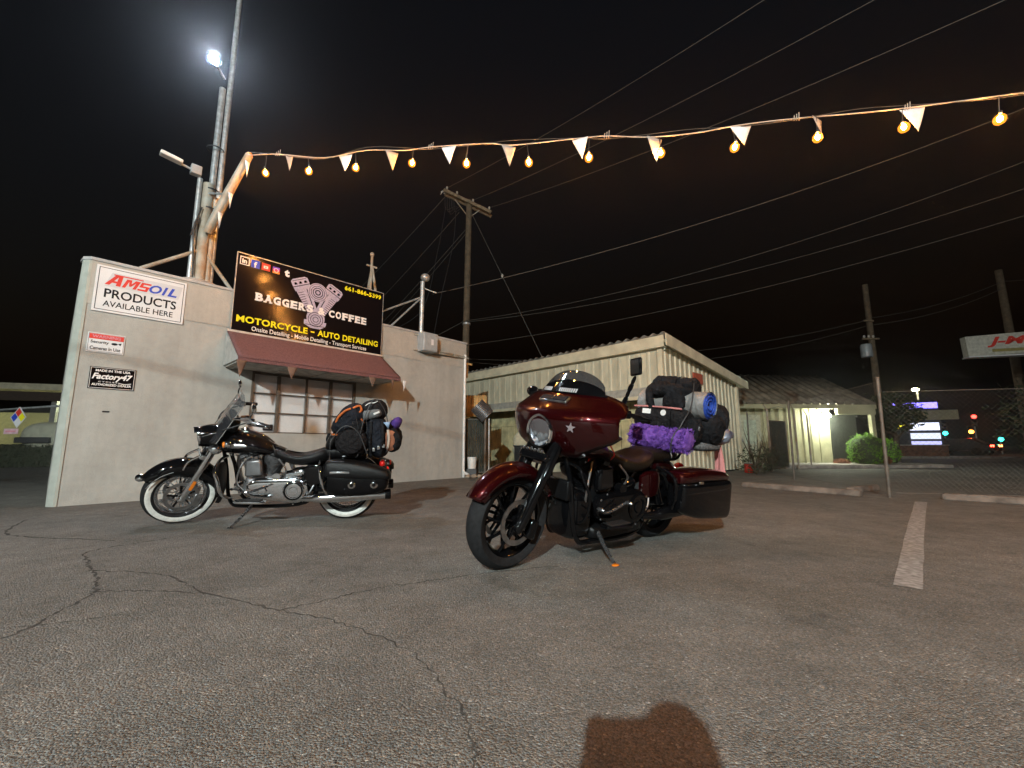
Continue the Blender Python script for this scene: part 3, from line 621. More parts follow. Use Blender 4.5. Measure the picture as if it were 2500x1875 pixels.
# electrical box
eb = thing('electrical_box', 'grey electrical box mounted high on the right of the facade', 'electrical box', W(5.58,.012,3.0), WZ)
obj('enclosure', MB().box((.20,-.13,.22), (.40,.26,.44)), M['grey_box'], eb, bevel=.008)
obj('door', MB().box((.20,-.268,.22), (.37,.012,.41)), M['grey_box'], eb, bevel=.004)
obj('label', MB().box((.24,-.2755,.22), (.07,.002,.14)), M['sign_white'], eb)
obj('rust_spot', MB().box((.33,-.2755,.39), (.07,.002,.05)), M['steel_rust'], eb)
for z in (.40, .03): obj('mount_bar', MB().box((-.02,-.02,z), (.16,.035,.03)), M['steel_rust'], eb)
m_ = MB(); m_.tube([(.36,-.10,.03),(.9,-.06,.04),(1.42,-.05,.06),(1.56,-.05,.06)], .022, 8, sm=3); m_.tube([(.36,-.10,.07),(.9,-.06,.09),(1.5,-.05,.10)], .014, 8, sm=3); obj('conduit', m_, M['steel_rust'], eb)
for x in (.95, 1.1): obj('fitting', MB().box((x,-.055,.055), (.06,.05,.07)), M['steel_rust'], eb, bevel=.006)

# ================================================================== metal shed behind
SC = Vector((3.85, 10.8, 0)); SZ = R(43.3); SLX, SLY = 5.1, 8.3
def shz(x): return 3.52-.118*x
shed = thing('metal_shed', 'pale metal shed with ribbed siding and corrugated roof behind the motorcycles', 'shed', SC, SZ)
def ribbed(width, h0, h1, ribs=3, d=.018):
    """panel in xz plane: width along x, ribs outward (-y)"""
    pts = []; step = width/ribs
    for k in range(ribs):
        x = k*step; pts += [(x,0),(x+step*.62,0),(x+step*.70,-d),(x+step*.90,-d)]
    pts.append((width, 0)); mb = MB()
    mb.grid([[(x, y, h0) for x, y in pts], [(x, y, h1-.118*0) for x, y in pts]]); return mb
PW = .62
n = int(SLY/PW)+1; pm = tomesh('panel', ribbed(SLY/n, 2.1, shz(0)-.02, 2, .013), 20); pm.materials.append(M['shed'])
for k in range(n):   # left face (x = 0), runs along +y
    o = obj('siding_panel', pm, None, shed); o.rotation_euler = (0, 0, R(90)); o.location = (-.01+random.uniform(-.004,.004), (k+1)*SLY/n, 0); o.rotation_euler = (0, 0, R(-90))
n2 = 9
for k in range(n2):  # right face (y = 0)
    x0 = k*SLX/n2; mb = ribbed(SLX/n2, 0, 1, 2, .035)
    for v in mb.v:
        if v.z > .5: v.z = shz(x0+v.x)-.03
        else: v.z = .05
        v.x += x0
    obj('siding_panel', mb, M['shed'], shed, ang=20)
obj('back_shell', MB().add([(.02,.02,0),(SLX,.02,0),(SLX,SLY,0),(.02,SLY,0),(.02,.02,shz(0)-.05),(SLX,.02,shz(SLX)-.05),(SLX,SLY,shz(SLX)-.05),(.02,SLY,shz(0)-.05)], [(1,2,6,5),(2,3,7,6),(4,5,6,7)]), M['shed_low'], shed, ang=0)
obj('lintel', MB().box((0.04, SLY/2, 2.06), (.14, SLY, .10)), M['shed_trim'], shed, bevel=.01)
obj('lower_band', MB().box((-.022, SLY/2, 2.20), (.012, SLY, .24)), mat('grey_band_paint', (.40,.40,.36), .6, .1), shed)
for k in range(24):   # recessed board wall under the lintel
    wv = SLY/24; obj('board', MB().box((.75+random.uniform(-.012,.012), (k+.5)*wv, 1.03), (.03, wv-.022, 2.06)), M['shed_low'], shed, bevel=.004)
obj('board_rail', MB().box((.72, SLY/2, 1.55), (.05, SLY, .08)), M['shed_low'], shed)
obj('rear_board', MB().box((.80, SLY/2, 1.0), (.02, SLY, 2.0)), M['dark_slat'], shed)
obj('corner_post', MB().box((0.0, 0.0, 1.75), (.13, .13, 3.4)), M['shed_trim'], shed, bevel=.01)
obj('corner_post', MB().box((SLX-.02, -.02, 1.45), (.15, .13, 2.9)), M['shed_trim'], shed, bevel=.01)
# roof
rf = MB(); rows = []
ys_ = np.linspace(-.28, SLY+.1, 180)
for x in (-.22, SLX*.5, SLX+.45): rows.append([(x, y, shz(x)+.10+.032*math.sin(2*math.pi*y/.26)) for y in ys_])
rf.grid(rows); roof = obj('roof', rf, M['roof_metal'], shed, solid=.006)
fa = MB(); fa.box((-.19, SLY/2-.1, shz(0)-.08), (.035, SLY+.2, .30)); obj('eave_fascia', fa, M['shed_trim'], shed, bevel=.004)
fa = MB().box((-.09, SLY/2-.1, shz(0)-.215), (.17, SLY+.2, .02)); obj('eave_soffit', fa, M['shed_trim'], shed)
fa = MB(); fa.add([(x, y, shz(x)+dz) for y in (-.285,-.25) for x, dz in ((-.2,.075),(SLX+.44,.075),(SLX+.44,-.16),(-.2,-.23))], [(0,1,2,3),(7,6,5,4),(0,4,5,1),(1,5,6,2),(2,6,7,3),(3,7,4,0)]); obj('rake_fascia', fa, M['shed_trim'], shed, ang=0)
fa = MB(); fa.add([(x, y, shz(x)-.10) for y in (-.26,.0) for x in (-.2, SLX+.42)], [(0,1,3,2)]); obj('rake_soffit', fa, M['shed_trim'], shed, solid=.02)
vb = MB().box((3.1,-.06,1.95), (.5,.03,.35)); obj('wall_patch', vb, mat('wall_patch_paint', (.42,.41,.30), .7), shed)
vb = MB().box((2.05,-.06,2.72), (.62,.03,.30)); obj('red_placard', vb, mat('red_placard_paint', (.42,.085,.045), .6), shed)
vb = MB(); vb.tube([(2.75,-.07,2.45),(2.75,-.07,1.6)], .035, 8); obj('stack_pipe', vb, M['steel_rust'], shed)

# things in the gap between the stucco building and the shed
gp = thing('slatted_gate', 'dark slatted gate leaf beside the corner of the stucco building', 'gate', (-1.12, 11.3, 0), R(8))
for k in range(9): obj('slat', MB().box((-.08+k*.058, 0, .80), (.05, .02, 1.36)), M['dark_slat'], gp)
fm = MB()
for q in [((-.13,0,.1),(-.13,0,1.5)), ((.45,0,.1),(.45,0,1.5)), ((-.13,0,1.49),(.45,0,1.49)), ((-.13,0,.11),(.45,0,.11))]: fm.tube(q, .018, 8)
obj('gate_frame', fm, M['galv_post'], gp)
gpo = thing('gate_post', 'galvanised gate post under the tilted corrugated square', 'post', (-.70, 11.15, 0)); m_ = MB(); m_.tube([(0,0,0),(.0,0,1.62)], .032, 12); obj('post_tube', m_, M['galv_post'], gpo); m_ = MB(); m_.tube([(.10,.02,0),(.10,.02,1.5)], .022, 10); obj('hinge_tube', m_, M['steel'], gpo); m_ = MB(); m_.ell((0,0,1.64),(.04,.04,.03),10,6); obj('post_cap', m_, M['steel'], gpo)
sq = thing('tilted_corrugated_sheet', 'small corrugated metal square tilted on its corner at the gate', 'metal sheet', (-.78, 11.05, 1.70), R(6))
rows = []
for v in np.linspace(-.21, .21, 2): rows.append([Matrix.Rotation(R(45),3,'Y') @ Vector((u, .012*math.sin(u*2*math.pi/.042), v)) for u in np.linspace(-.21, .21, 81)])
obj('sheet', MB().grid(rows), M['alu'], sq, solid=.004)
op = thing('bulb_lit_panel', 'corrugated piece of shed wall coloured as bulb lit above the dark gate', 'panel', (-1.35, 12.2, 1.62), R(6)); rows = [[(u, .012*math.sin(u*2*math.pi/.076), z) for u in np.linspace(0,.62,64)] for z in (0,.62)]; obj('panel_sheet', MB().grid(rows), M['orange_panel'], op, solid=.004)
bn = thing('dark_bin', 'dark grey open bin standing before the shed boards', 'bin', (.35, 13.4, 0), R(30)); obj('bin_body', MB().box((0,0,.40), (.42,.42,.78)), M['plastic_dark'], bn, bevel=.02); obj('bin_rim', MB().box((0,0,.79), (.46,.46,.04)), M['plastic_dark'], bn, bevel=.01)
tpn = thing('draped_tarp', 'pale tarp draped over a low pile behind the bin', 'tarp', (1.05, 13.6, 0)); t_m = MB(); t_m.ell((0,0,.45), (.62,.4,.62), 28, 18, e=2.6, amp=.14, freq=3, seed=4); t_m.ell((-.75,.25,.75), (.28,.1,.5), 18, 12, amp=.1, freq=4, seed=6); obj('tarp_cloth', t_m, M['tarp'], tpn)
wb = thing('white_bucket', 'white bucket leaning beside the dark gate', 'bucket', (-1.02, 11.0, .0)); obj('bucket_body', MB().lathe([(0,.0),(.10,.0),(.12,.27),(.125,.27),(.125,.29),(.11,.29)], (0,0,.22), (0,0,1), 20), M['white_paint'], wb); obj('crate', MB().box((0,0,.11),(.24,.24,.21)), M['plastic_dark'], wb)
shr = thing('scrubby_shrub', 'small dark shrub growing beside the shed tarp', 'shrub', (1.75, 12.7, 0))
def leaves(n, c, r, size, seed, shell=.55, flat=1.0):
    rnd = random.Random(seed); mb = MB()
    for i in range(n):
        while True:
            p = Vector((rnd.uniform(-1,1), rnd.uniform(-1,1), rnd.uniform(-1,1)))
            if shell < p.length < 1: break
        q = Vector((p.x*r[0], p.y*r[1], p.z*r[2]))*(1+.24*noise.noise(p*3+Vector((seed,0,0)))+(.22*rnd.random() if rnd.random() < .10 else 0)); q += Vector(c)
        a = Vector((rnd.gauss(0,1), rnd.gauss(0,1), rnd.gauss(0,1))).normalized(); b = a.orthogonal().normalized(); s_ = size*rnd.uniform(.6,1.4)
        d = a.cross(b)
        mb.add([q-a*s_, q+b*s_*.45+d*s_*.12, q+a*s_, q-b*s_*.45+d*s_*.12], [(0,1,2,3)])
    return mb
obj('foliage', leaves(900, (0,0,.65), (.42,.42,.5), .05, 3, .2), M['dark_leaf'], shr, ang=0); m_ = MB(); m_.tube([(0,0,0),(.03,0,.5)], .02, 6); obj('stem', m_, M['bark'], shr)

# ================================================================== chain link fence on the right
def chain_fence(label, p0, p1, h, post_lean=0.0, posts=(0, 1), pitch=.062):
    p0 = Vector((p0[0], p0[1], 0)); p1 = Vector((p1[0], p1[1], 0)); L_ = (p1-p0).length; rz = math.atan2(p1.y-p0.y, p1.x-p0.x)
    f = thing('chain_link_fence', label, 'fence', p0, rz)
    mb = MB(); r = .0010; z0, z1 = .06, h-.05; H_ = z1-z0; k = -H_
    while k < L_:
        for s_ in (1, -1):
            a, b = k, k+H_
            xa, xb = max(a, 0), min(b, L_)
            if xb-xa > .02:
                za, zb = z0+(xa-a), z0+(xb-a)
                if s_ < 0: za, zb = z1-(xa-a), z1-(xb-a)
                P, Q = Vector((xa, .003*s_, za)), Vector((xb, .003*s_, zb)); mb.tube([P, Q], r, 3, cap=False)
        k += pitch
    obj('wire_mesh', mb, M['fence'], f, ang=0)
    for t in posts:
        q = MB(); q.tube([(t*L_, 0, 0), (t*L_+post_lean, 0, h)], .025, 10); q.ell((t*L_+post_lean, 0, h+.01), (.03,.03,.02), 10, 6); obj('post', q, M['galv_post'], f)
    q = MB(); q.tube([(0,0,z1),(L_*.5,0,z1-.02),(L_,0,z1)], .0035, 5); q.tube([(0,0,z0+.02),(L_,0,z0+.02)], .0035, 5); obj('tension_wire', q, M['fence'], f)
    return f
chain_fence('sagging chain link fence running from the leaning post back to the shed', (5.86,6.78), (7.5,13.6), 1.86, -.06, (0,.52,1))
chain_fence('chain link fence leaving the leaning post to the right edge', (5.92,6.74), (12.5,4.9), 1.70, .0, (1,), .075)
gt = thing('dark_mesh_gate', 'dark meshed gate leaf in front of the office wall', 'gate', (8.35, 13.9, 0), R(30))
fm = MB()
for q in [((0,0,.08),(0,0,1.62)), ((1.0,0,.08),(1.0,0,1.62)), ((0,0,1.6),(1.0,0,1.6)), ((0,0,.1),(1.0,0,.1))]: fm.tube(q, .022, 8)
obj('gate_frame', fm, M['galv_post'], gt)
for k in range(14): obj('slat', MB().box((.05+k*.069, 0, .85), (.05,.012,1.46)), M['dark_slat'], gt)
for i, (x, y, h, nm) in enumerate([(8.1,13.5,1.95,'first thin rusty fence post left of the dark gate'), (9.75,14.7,2.05,'rusty fence post right of the dark gate'), (10.6,15.3,1.9,'rusty fence post nearest the wall lamp')]):
    p = thing('fence_post', nm, 'post', (x,y,0)); m_ = MB(); m_.tube([(0,0,0),(0,0,h)], .03, 8); obj('post_tube', m_, M['steel_rust'], p); m_ = MB(); m_.tube([(0,0,h-.02),(-.14,-.05,h+.16)], .015, 6); obj('barb_arm', m_, M['steel_rust'], p)
# junk against the fence
for i, (x, y, a, nm) in enumerate([(6.95,12.3,.5,'bare dark branches of a dead shrub beside the shed corner'), (7.9,13.2,1.3,'dead tangled shrub left of the dark mesh gate')]):
    t_ = thing('dead_shrub', nm, 'shrub', (x,y,0)); m_ = MB(); rnd = random.Random(i)
    for k in range(26):
        a_ = rnd.uniform(0,6.28); r0 = rnd.uniform(.15,.6); h = rnd.uniform(.5,1.35); m_.tube([(0,0,0),(math.cos(a_)*r0*.4, math.sin(a_)*r0*.4, h*.5),(math.cos(a_)*r0, math.sin(a_)*r0, h)], [.014,.008,.003], 4)
    obj('branch', m_, M['bark'], t_); obj('foliage', leaves(260, (0,0,.4), (.5,.4,.4), .05, 9+i, .2), M['dark_leaf'], t_, ang=0)
jc = thing('red_gas_can', 'small red can beside the shed right corner', 'can', (7.05,12.9,0)); obj('can_body', MB().box((0,0,.13),(.2,.14,.26)), M['t_red'], jc, bevel=.02); obj('can_spout', MB().lathe([(.03,0),(.02,.12)], (.05,0,.26), (0,0,1), 10), M['sign_white'], jc)

# ================================================================== office building on the right
OC = Vector((9.6, 17.3, 0)); OZ = R(3.0); OW = 5.7
off = thing('office_building', 'low olive office with dark ribbed roof and a lit wall lamp', 'building', OC, OZ)
obj('wall', MB().box((-1.2, 2.0, 1.28), (9.4, 3.9, 2.55)), M['office'], off)
for k in range(27): obj('batten', MB().box((-5.6+k*.33, .035, 1.25), (.055, .035, 2.5)), M['office'], off, bevel=.004)
rf = MB(); rows = []
for y, z in ((-.55, 2.42), (2.4, 4.05)): rows.append([(x, y, z+(.07 if (i % 6) in (1,2) else 0)) for i, x in enumerate(np.linspace(-6.2, 5.0, 200))])
rf.grid(rows); obj('roof', rf, M['shingle'], off, ang=20, solid=.03)
rf = MB(); rf.grid([[(-6.2,2.4,4.05),(5.0,2.4,4.05)],[(-6.2,5.4,2.5),(5.0,5.4,2.5)]]); obj('roof', rf, M['shingle'], off, solid=.03)
obj('fascia', MB().box((-.6,-.53,2.34), (11.2,.04,.17)), M['office'], off, bevel=.006)
g_ = MB(); g_.add([(4.6,-.05,2.4),(4.6,3.9,2.4),(4.6,2.4,3.95),(4.66,-.05,2.4),(4.66,3.9,2.4),(4.66,2.4,3.95)], [(0,1,2),(5,4,3)]); obj('gable', g_, M['office'], off, ang=0)
obj('porch_beam', MB().box((4.2,-.42,2.16), (1.6,.14,.26)), M['office'], off, bevel=.01)
obj('porch_post', MB().box((4.85,-.42,1.08), (.16,.16,2.1)), M['office'], off, bevel=.01)
obj('porch_shade_panel', MB().box((4.0,.02,1.05), (1.1,.05,2.0)), M['dark_slat'], off)  # flat dark panel painted as the shade under the porch
obj('porch_slab', MB().box((2.6,-1.1,.06), (7.0,2.1,.12)), M['concrete'], off, bevel=.02)
dr = part('door', off); obj('door_leaf', MB().box((.05,.03,1.03), (.9,.05,2.02)), mat('office_door_paint', (.55,.55,.42), .6), dr); obj('door_window', MB().box((.05,-.002,1.35), (.5,.02,.95)), mat('notice_glass', (.55,.62,.50), .3), dr); obj('door_handle', MB().box((-.32,-.02,1.0), (.05,.05,.12)), M['steel'], dr)
wlm = thing('wall_lamp', 'bright lit wall lamp under the office eave', 'lamp', OC+Vector((3.05,-.02,0))+Vector((0,0,2.0)), OZ)
obj('lamp_housing', MB().box((0,-.05,.12), (.24,.10,.10)), M['plastic_dark'], wlm, bevel=.01)
lg = MB(); lg.ell((0,-.15,.0), (.17,.11,.095), 18, 10); obj('lamp_lens', lg, M['wall_lamp'], wlm)
def bush(label, c, r, seed, n=5200):
    b = thing('round_bush', label, 'bush', c); core = MB(); core.ell((0,0,r[2]), (r[0]*.82,r[1]*.82,r[2]*.85), 18, 12, e=2.8, amp=.05, seed=seed); obj('inner_twigs', core, M['dark_leaf'], b)
    obj('crown', leaves(n, (0,0,r[2]), r, .035, seed, .78), M['leaf'], b, ang=0); m_ = MB(); m_.tube([(0,0,0),(0,0,r[2])], .04, 8); obj('trunk', m_, M['bark'], b); return b
bush('large clipped bright green bush below the wall lamp', OC+Vector((3.85,-.95,0)), (.62,.5,.62), 5)
bush('smaller green bush at the right of the clipped bush', OC+Vector((5.15,-.35,0)), (.42,.4,.52), 8, 3200)
lowp = thing('rust_leaved_plant', 'low rust brown plant between the green bushes', 'plant', OC+Vector((4.55,-.75,0))); obj('foliage', leaves(500, (0,0,.25), (.3,.3,.25), .05, 11, .2), M['rust_cloth'], lowp, ang=0)
lowp = thing('red_leaved_plant', 'low reddish plant at the foot of the lamp wall', 'plant', OC+Vector((3.2,-.55,0))); obj('foliage', leaves(400, (0,0,.16), (.3,.25,.16), .05, 12, .2), M['rust_cloth'], lowp, ang=0)

# wheel stops
def wheel_stop(label, c, rz, L_=1.75):
    w_ = thing('wheel_stop', label, 'wheel stop', (c[0],c[1],0), rz, 'concrete wheel stops'); mb = MB(); ring = [(-.08,0),(.08,0),(.072,.055),(.05,.098),(-.05,.098),(-.072,.055)]
    mb.loft([[(x, y*s_, z*s_) for y, z in ring] for x, s_ in ((-L_/2,.8),(-L_/2+.05,1),(0,1.02),(L_/2-.05,1),(L_/2,.8))]); obj('block', mb, M['stop_concrete'], w_, bevel=.012)
    for x in (-L_*.33, L_*.33): obj('rebar_pin', MB().lathe([(0,.002),(.014,.002),(.014,0)], (x,0,.100), (0,0,1), 8), M['steel_rust'], w_)
wheel_stop('pale concrete wheel stop left of the leaning fence post', (5.05, 7.75), R(-57), 1.9)
wheel_stop('concrete wheel stop at the right edge of the lot', (7.0, 6.05), R(-42), 1.5)
wheel_stop('short darker wheel stop behind the leaning fence post', (6.25, 7.75), R(32), 1.1)
# ================================================================== motorcycles
def se(t, e): 
    c, s = math.cos(t), math.sin(t); return math.copysign(abs(c)**(2/e), c), math.copysign(abs(s)**(2/e), s)
def body(st, n=28, k=5, cap=True):
    """st rows: x, yc, zc, half width, up, down, exponent"""
    rings = []
    for x, yc, zc, hw, hu, hd, e in interp(st, k):
        ring = []
        for i in range(n):
            a, b = se(2*math.pi*i/n, max(e, 1.2)); ring.append((x, yc+hw*a, zc+(hu if b > 0 else hd)*b))
        rings.append(ring)
    return MB().loft(rings, cap, cap)
def fender(ax, az, Rr, hw, a0, a1, depth, n=40, bulge=.02):
    """sheet sweeping about the axle; angles measured from +x upward"""
    rows = []
    for i in range(n+1):
        t = i/n; a = a0+(a1-a0)*t; d = depth(t); ca, sa = math.cos(a), math.sin(a); row = []
        prof = [(hw*1.0, -d), (hw*1.04, -d*.55), (hw*1.0, -.055), (hw*.88, -.025), (hw*.62, -.006), (hw*.3, .004), (0, .008)]
        prof = prof+[(-y, r) for y, r in reversed(prof[:-1])]
        e_ = min(1.0, min(t, 1-t)*9+.35); 
        for y, r in prof: rr = Rr+(r if r > -.06 else r); row.append((ax+rr*ca, y*(.55+.45*e_**.5), az+rr*sa))
        rows.append(row)
    return MB().grid(rows)
def ringlathe(prof, x, y, z, n=40): return MB().lathe([(r, h) for r, h in prof], (x, y, z), (0, 1, 0), n)

def make_bike(cfg):
    P = cfg; root = thing('motorcycle', P['label'], 'motorcycle', M=P['M'])
    paint = M[P['paint']]; bright = M[P['bright']]; dark = M['gloss_black']
    WB = 1.625
    hp = Vector((1.27, 0, .95)); ax = Vector((-math.sin(R(28)), 0, math.cos(R(28))))
    ST = Matrix.Translation(hp) @ Matrix.Rotation(P['steer'], 4, ax) @ Matrix.Translation(-hp)
    FM = Matrix.Translation((1.5+P['fo'], 0, .93)) @ Matrix.Diagonal((P['fs'], P['fs'], P['fs'], 1)) @ Matrix.Translation((-1.5, 0, -.93))
    def O(name, mb, m, par=root, steer=False, **k):
        if steer and name.split('_')[0] in ('fairing','inner','headlight','led','windscreen','turn','dash'): mb.xf(FM)
        if steer and name in ('bar_tube','grip','switch_housing','lever','fluid_reservoir','control_cable','red_clip','chain_stem','mirror_head'): mb.xf(Matrix.Translation((P['ho']*(.35 if name in ('chain_stem','mirror_head') else 1), 0, P['ho']*.25)))
        if steer: mb.xf(ST)
        return obj(name, mb, m, par, **k)
    # ---------------- wheels
    def wheel(name, x, rt, rw, steer):
        w = part(name, root); rr = P['rim_r']; tw = rw
        tp = [(rr-.012,-tw*.42),(rr+.008,-tw*.52),(rr+(rt-rr)*.45,-tw*.58),(rt-.028,-tw*.50),(rt-.010,-tw*.34),(rt,-tw*.12),(rt,tw*.12),(rt-.010,tw*.34),(rt-.028,tw*.50),(rr+(rt-rr)*.45,tw*.58),(rr+.008,tw*.52),(rr-.012,tw*.42)]
        O('tyre', ringlathe(tp, x, 0, rt, 56), M['rubber'], w, steer)
        if P['whitewall']:
            for s in (1,-1):
                a = rr+.012; b = rt-.034; O('whitewall', ringlathe([(a, s*(tw*.53+.002)),((a+b)/2, s*(tw*.585+.003)),(b, s*(tw*.525+.003))], x, 0, rt, 56), M['whitewall'], w, steer)
        rim = [(rr+.004,-tw*.46),(rr+.006,-tw*.40),(rr-.016,-tw*.36),(rr-.030,-tw*.15),(rr-.030,tw*.15),(rr-.016,tw*.36),(rr+.006,tw*.40),(rr+.004,tw*.46),(rr-.010,tw*.42),(rr-.024,tw*.36),(rr-.042,tw*.15),(rr-.042,-tw*.15),(rr-.024,-tw*.36),(rr-.010,-tw*.42),(rr+.004,-tw*.46)]
        O('rim', ringlathe(rim, x, 0, rt, 56), bright if P['whitewall'] else dark, w, steer)
        O('hub', ringlathe([(.0,-.085),(.035,-.085),(.04,-.06),(.028,-.045),(.028,.045),(.04,.06),(.035,.085),(.0,.085)], x, 0, rt, 24), bright if P['whitewall'] else dark, w, steer)
        if P['whitewall']:
            lace = MB()
            for k in range(40):
                a = 2*math.pi*k/40; s = 1 if k % 2 else -1; b = a+(.42 if (k//2) % 2 else -.42)
                lace.tube([(x+.04*math.cos(a), s*.055, rt+.04*math.sin(a)), (x+(rr-.03)*math.cos(b), s*.015, rt+(rr-.03)*math.sin(b))], .0035, 5, cap=False)
            O('wire_lacing', lace, M['chrome'], w, steer, ang=60)
        else:
            for k in range(9):
                a = 2*math.pi*k/9; q = MB()
                for da, yy in ((.10,.018),(-.10,-.018)):
                    q.tube([(x+.035*math.cos(a), yy*2.2, rt+.035*math.sin(a)), (x+rr*.55*math.cos(a+da*.5), yy*1.6, rt+rr*.55*math.sin(a+da*.5)), (x+(rr-.03)*math.cos(a+da*1.9), yy, rt+(rr-.03)*math.sin(a+da*1.9))], [.013,.010,.012], 6)
                O('cast_spoke', q, dark, w, steer)
            e_ = MB()
            if steer: e_.lathe([(rr+.001,tw*.47),(rr+.006,tw*.475)], (x,0,rt), (0,1,0), 56); O('rim_pinstripe', e_, M['satin'], w, steer)
        for s in (1,-1) if steer else (-1,):
            dr = .148; d = MB(); d.lathe([(.116,s*.092),(dr,s*.092),(dr,s*.098),(.116,s*.098),(.116,s*.092)], (x,0,rt), (0,1,0), 48); O('brake_disc', d, M['satin'], w, steer)
            c = MB()
            for k in range(5): a = 2*math.pi*k/5+.3; c.tube([(x+.03*math.cos(a),s*.09,rt+.03*math.sin(a)),(x+.12*math.cos(a),s*.095,rt+.12*math.sin(a))], .010, 6)
            O('disc_carrier', c, dark, w, steer)
            ca = R(205); O('brake_caliper', MB().box((x+.135*math.cos(ca), s*.098, rt+.135*math.sin(ca)), (.07,.05,.13), Matrix.Rotation(R(-20),3,'Y')), dark if not P['whitewall'] else M['satin'], w, steer, bevel=.012)
        if not steer:
            pl = MB(); pl.lathe([(.06,.10),(.105,.10),(.11,.10),(.11,.135),(.105,.135),(.06,.135)], (x,0,rt), (0,1,0), 40); O('drive_pulley', pl, M['satin'] if P['whitewall'] else dark, w)
        return w
    RF, RRr = P['rf'], .325
    wheel('front_wheel', WB, RF, .125, True); wheel('rear_wheel', 0, RRr, .15, False)
    fx, fz = WB, RF
    # ---------------- front fender
    ff = part('front_fender', root)
    if P['whitewall']:
        O('fender_shell', fender(fx, fz, RF+.05, .098, R(36), R(205), lambda t: .05+.11*math.sin(math.pi*min(1, t*1.12))**.8), paint, ff, True, solid=.005)
        tp = Vector((fx+(RF+.06)*math.cos(R(36)), 0, fz+(RF+.06)*math.sin(R(36))))
        m_ = MB(); m_.ell(tp+Vector((.0,0,-.005)), (.045,.05,.038), 14, 10); O('fender_tip_lamp', m_, M['chrome'], ff, True)
        m_ = MB(); m_.tube([(fx+(RF+.0)*math.cos(a), s*.101, fz+(RF-.02)*math.sin(a)-.02) for s in (1,) for a in np.linspace(R(32), R(80), 10)], .005, 6); O('fender_trim', m_, M['chrome'], ff, True)
        for s in (1,-1):
            m_ = MB(); m_.tube([(fx-.02, s*.103, fz+RF-.03),(fx-.06, s*.105, fz+RF+.05),(fx-.16, s*.10, fz+RF+.10)], .012, 6, sm=3); O('fender_rail', m_, M['chrome'], ff, True)
    else:
        O('fender_shell', fender(fx, fz, RF+.045, .085, R(26), R(155), lambda t: .04+.062*math.sin(math.pi*t)**.7), paint, ff, True, solid=.005)
    # ---------------- fork
    fk = part('front_fork', root)
    for s in (1,-1):
        lp = lambda z: (fx-.015-math.tan(R(28))*(z-fz)+.0, s*.108, z)
        m_ = MB(); m_.tube([lp(fz-.035), lp(fz+.02), lp(fz+.30)], [.026*P['fk'],.033*P['fk'],.033*P['fk']], 14); m_.ell(lp(fz-.03), (.036,.03,.04), 12, 8); O('fork_slider', m_, bright if P['whitewall'] else dark, fk, True)
        m_ = MB(); m_.tube([lp(fz+.29), lp(.95)], [.038*P['fk'],.036*P['fk']], 14); O('fork_cover', m_, bright, fk, True)
        if P['whitewall']: m_ = MB().box(Vector(lp(fz+.12))+Vector((-.012,s*.035,0)), (.03,.012,.10), Matrix.Rotation(R(-28),3,'Y')); O('amber_reflector', m_, M['amber'], fk, True, bevel=.004)
    m_ = MB().box((fx-math.tan(R(28))*.36-.01,0,fz+.40), (.10,.27,.06), Matrix.Rotation(R(-28),3,'Y')); O('lower_clamp', m_, bright if P['whitewall'] else dark, fk, True, bevel=.015)
    if not P['whitewall']:
        for k in range(6): O('clamp_bolt', MB().lathe([(.0,.012),(.010,.010),(.012,0)], (fx-math.tan(R(28))*.40+.05,-.09+.036*k,fz+.455), (1,0,.4), 8), M['satin'], fk, True)
    # ---------------- batwing fairing with headlamp
    fa = part('fairing', root)
    zk = [.75,.80,.85,.91,.97,1.02,1.045,1.08,1.13,1.18]; xk = [1.43,1.510,1.556,1.585,1.602,1.608,1.592,1.532,1.458,1.395]
    lo_y = [0,.07,.12,.18,.25,.33,.40,.44]; lo_z = [.815,.785,.765,.772,.815,.865,.905,.945]
    hi_y = [0,.10,.18,.26,.33,.39,.42,.44]; hi_z = [1.185,1.184,1.180,1.170,1.152,1.125,1.095,1.05]
    rows = []
    for u in np.linspace(-1, 1, 45):
        y = .44*math.copysign(abs(u)**.92, u); ay = abs(y); z0, z1 = np.interp(ay, lo_y, lo_z), np.interp(ay, hi_y, hi_z); row = []
        for t in np.linspace(0, 1, 20):
            z = z0+(z1-z0)*t; x = np.interp(z, zk, xk)-.82*y*y-(.50*max(0, ay-.28)**1.35)
            lip = max(0, abs(2*t-1)-.86)/.14; x -= .028*lip*lip
            row.append((x, y, z))
        rows.append(row)
    if not P['whitewall']: O('fairing_shell', MB().grid(rows), paint, fa, True, solid=-.02, ang=60)
    else:
        O('fairing_nacelle', body([(1.60,0,.915,.112,.112,.112,2),(1.54,0,.918,.125,.122,.125,2.1),(1.44,0,.93,.13,.115,.15,2.4),(1.34,0,.95,.115,.09,.17,2.6),(1.27,0,.97,.08,.05,.14,2.4)], 28, 5), paint, fa, True)
        O('fairing_nacelle_trim', MB().tube([(1.585-.02*k, .128*math.copysign(1, 1), .955+.005*k) for k in range(12)], .006, 6), M['chrome'], fa, True)
        for s in (1,-1):
            m_ = MB(); m_.ell((1.47,s*.215,.825), (.065,.058,.058), 18, 12); O('fairing_spot_lamp', m_, M['chrome'], fa, True); O('fairing_spot_lens', MB().lathe([(.001,.02),(.035,.014),(.05,0)], (1.515,s*.215,.825), (1,0,0), 20), M['lens_clear'], fa, True)
            m_ = MB(); m_.tube([(1.30,s*.09,.84),(1.42,s*.215,.815)], .014, 8); O('fairing_lamp_bar', m_, M['chrome'], fa, True)
    inner = MB(); rows2 = []
    for r in rows[3:-3:2]: rows2.append([(p[0]-.05-.05*(1-abs(p[1])/.44), p[1]*.97, .02+p[2]*.985) for p in r[2:-1:2]])
    if not P['whitewall']: O('inner_fairing', inner.grid(rows2), M['wrinkle'], fa, True, solid=.05)
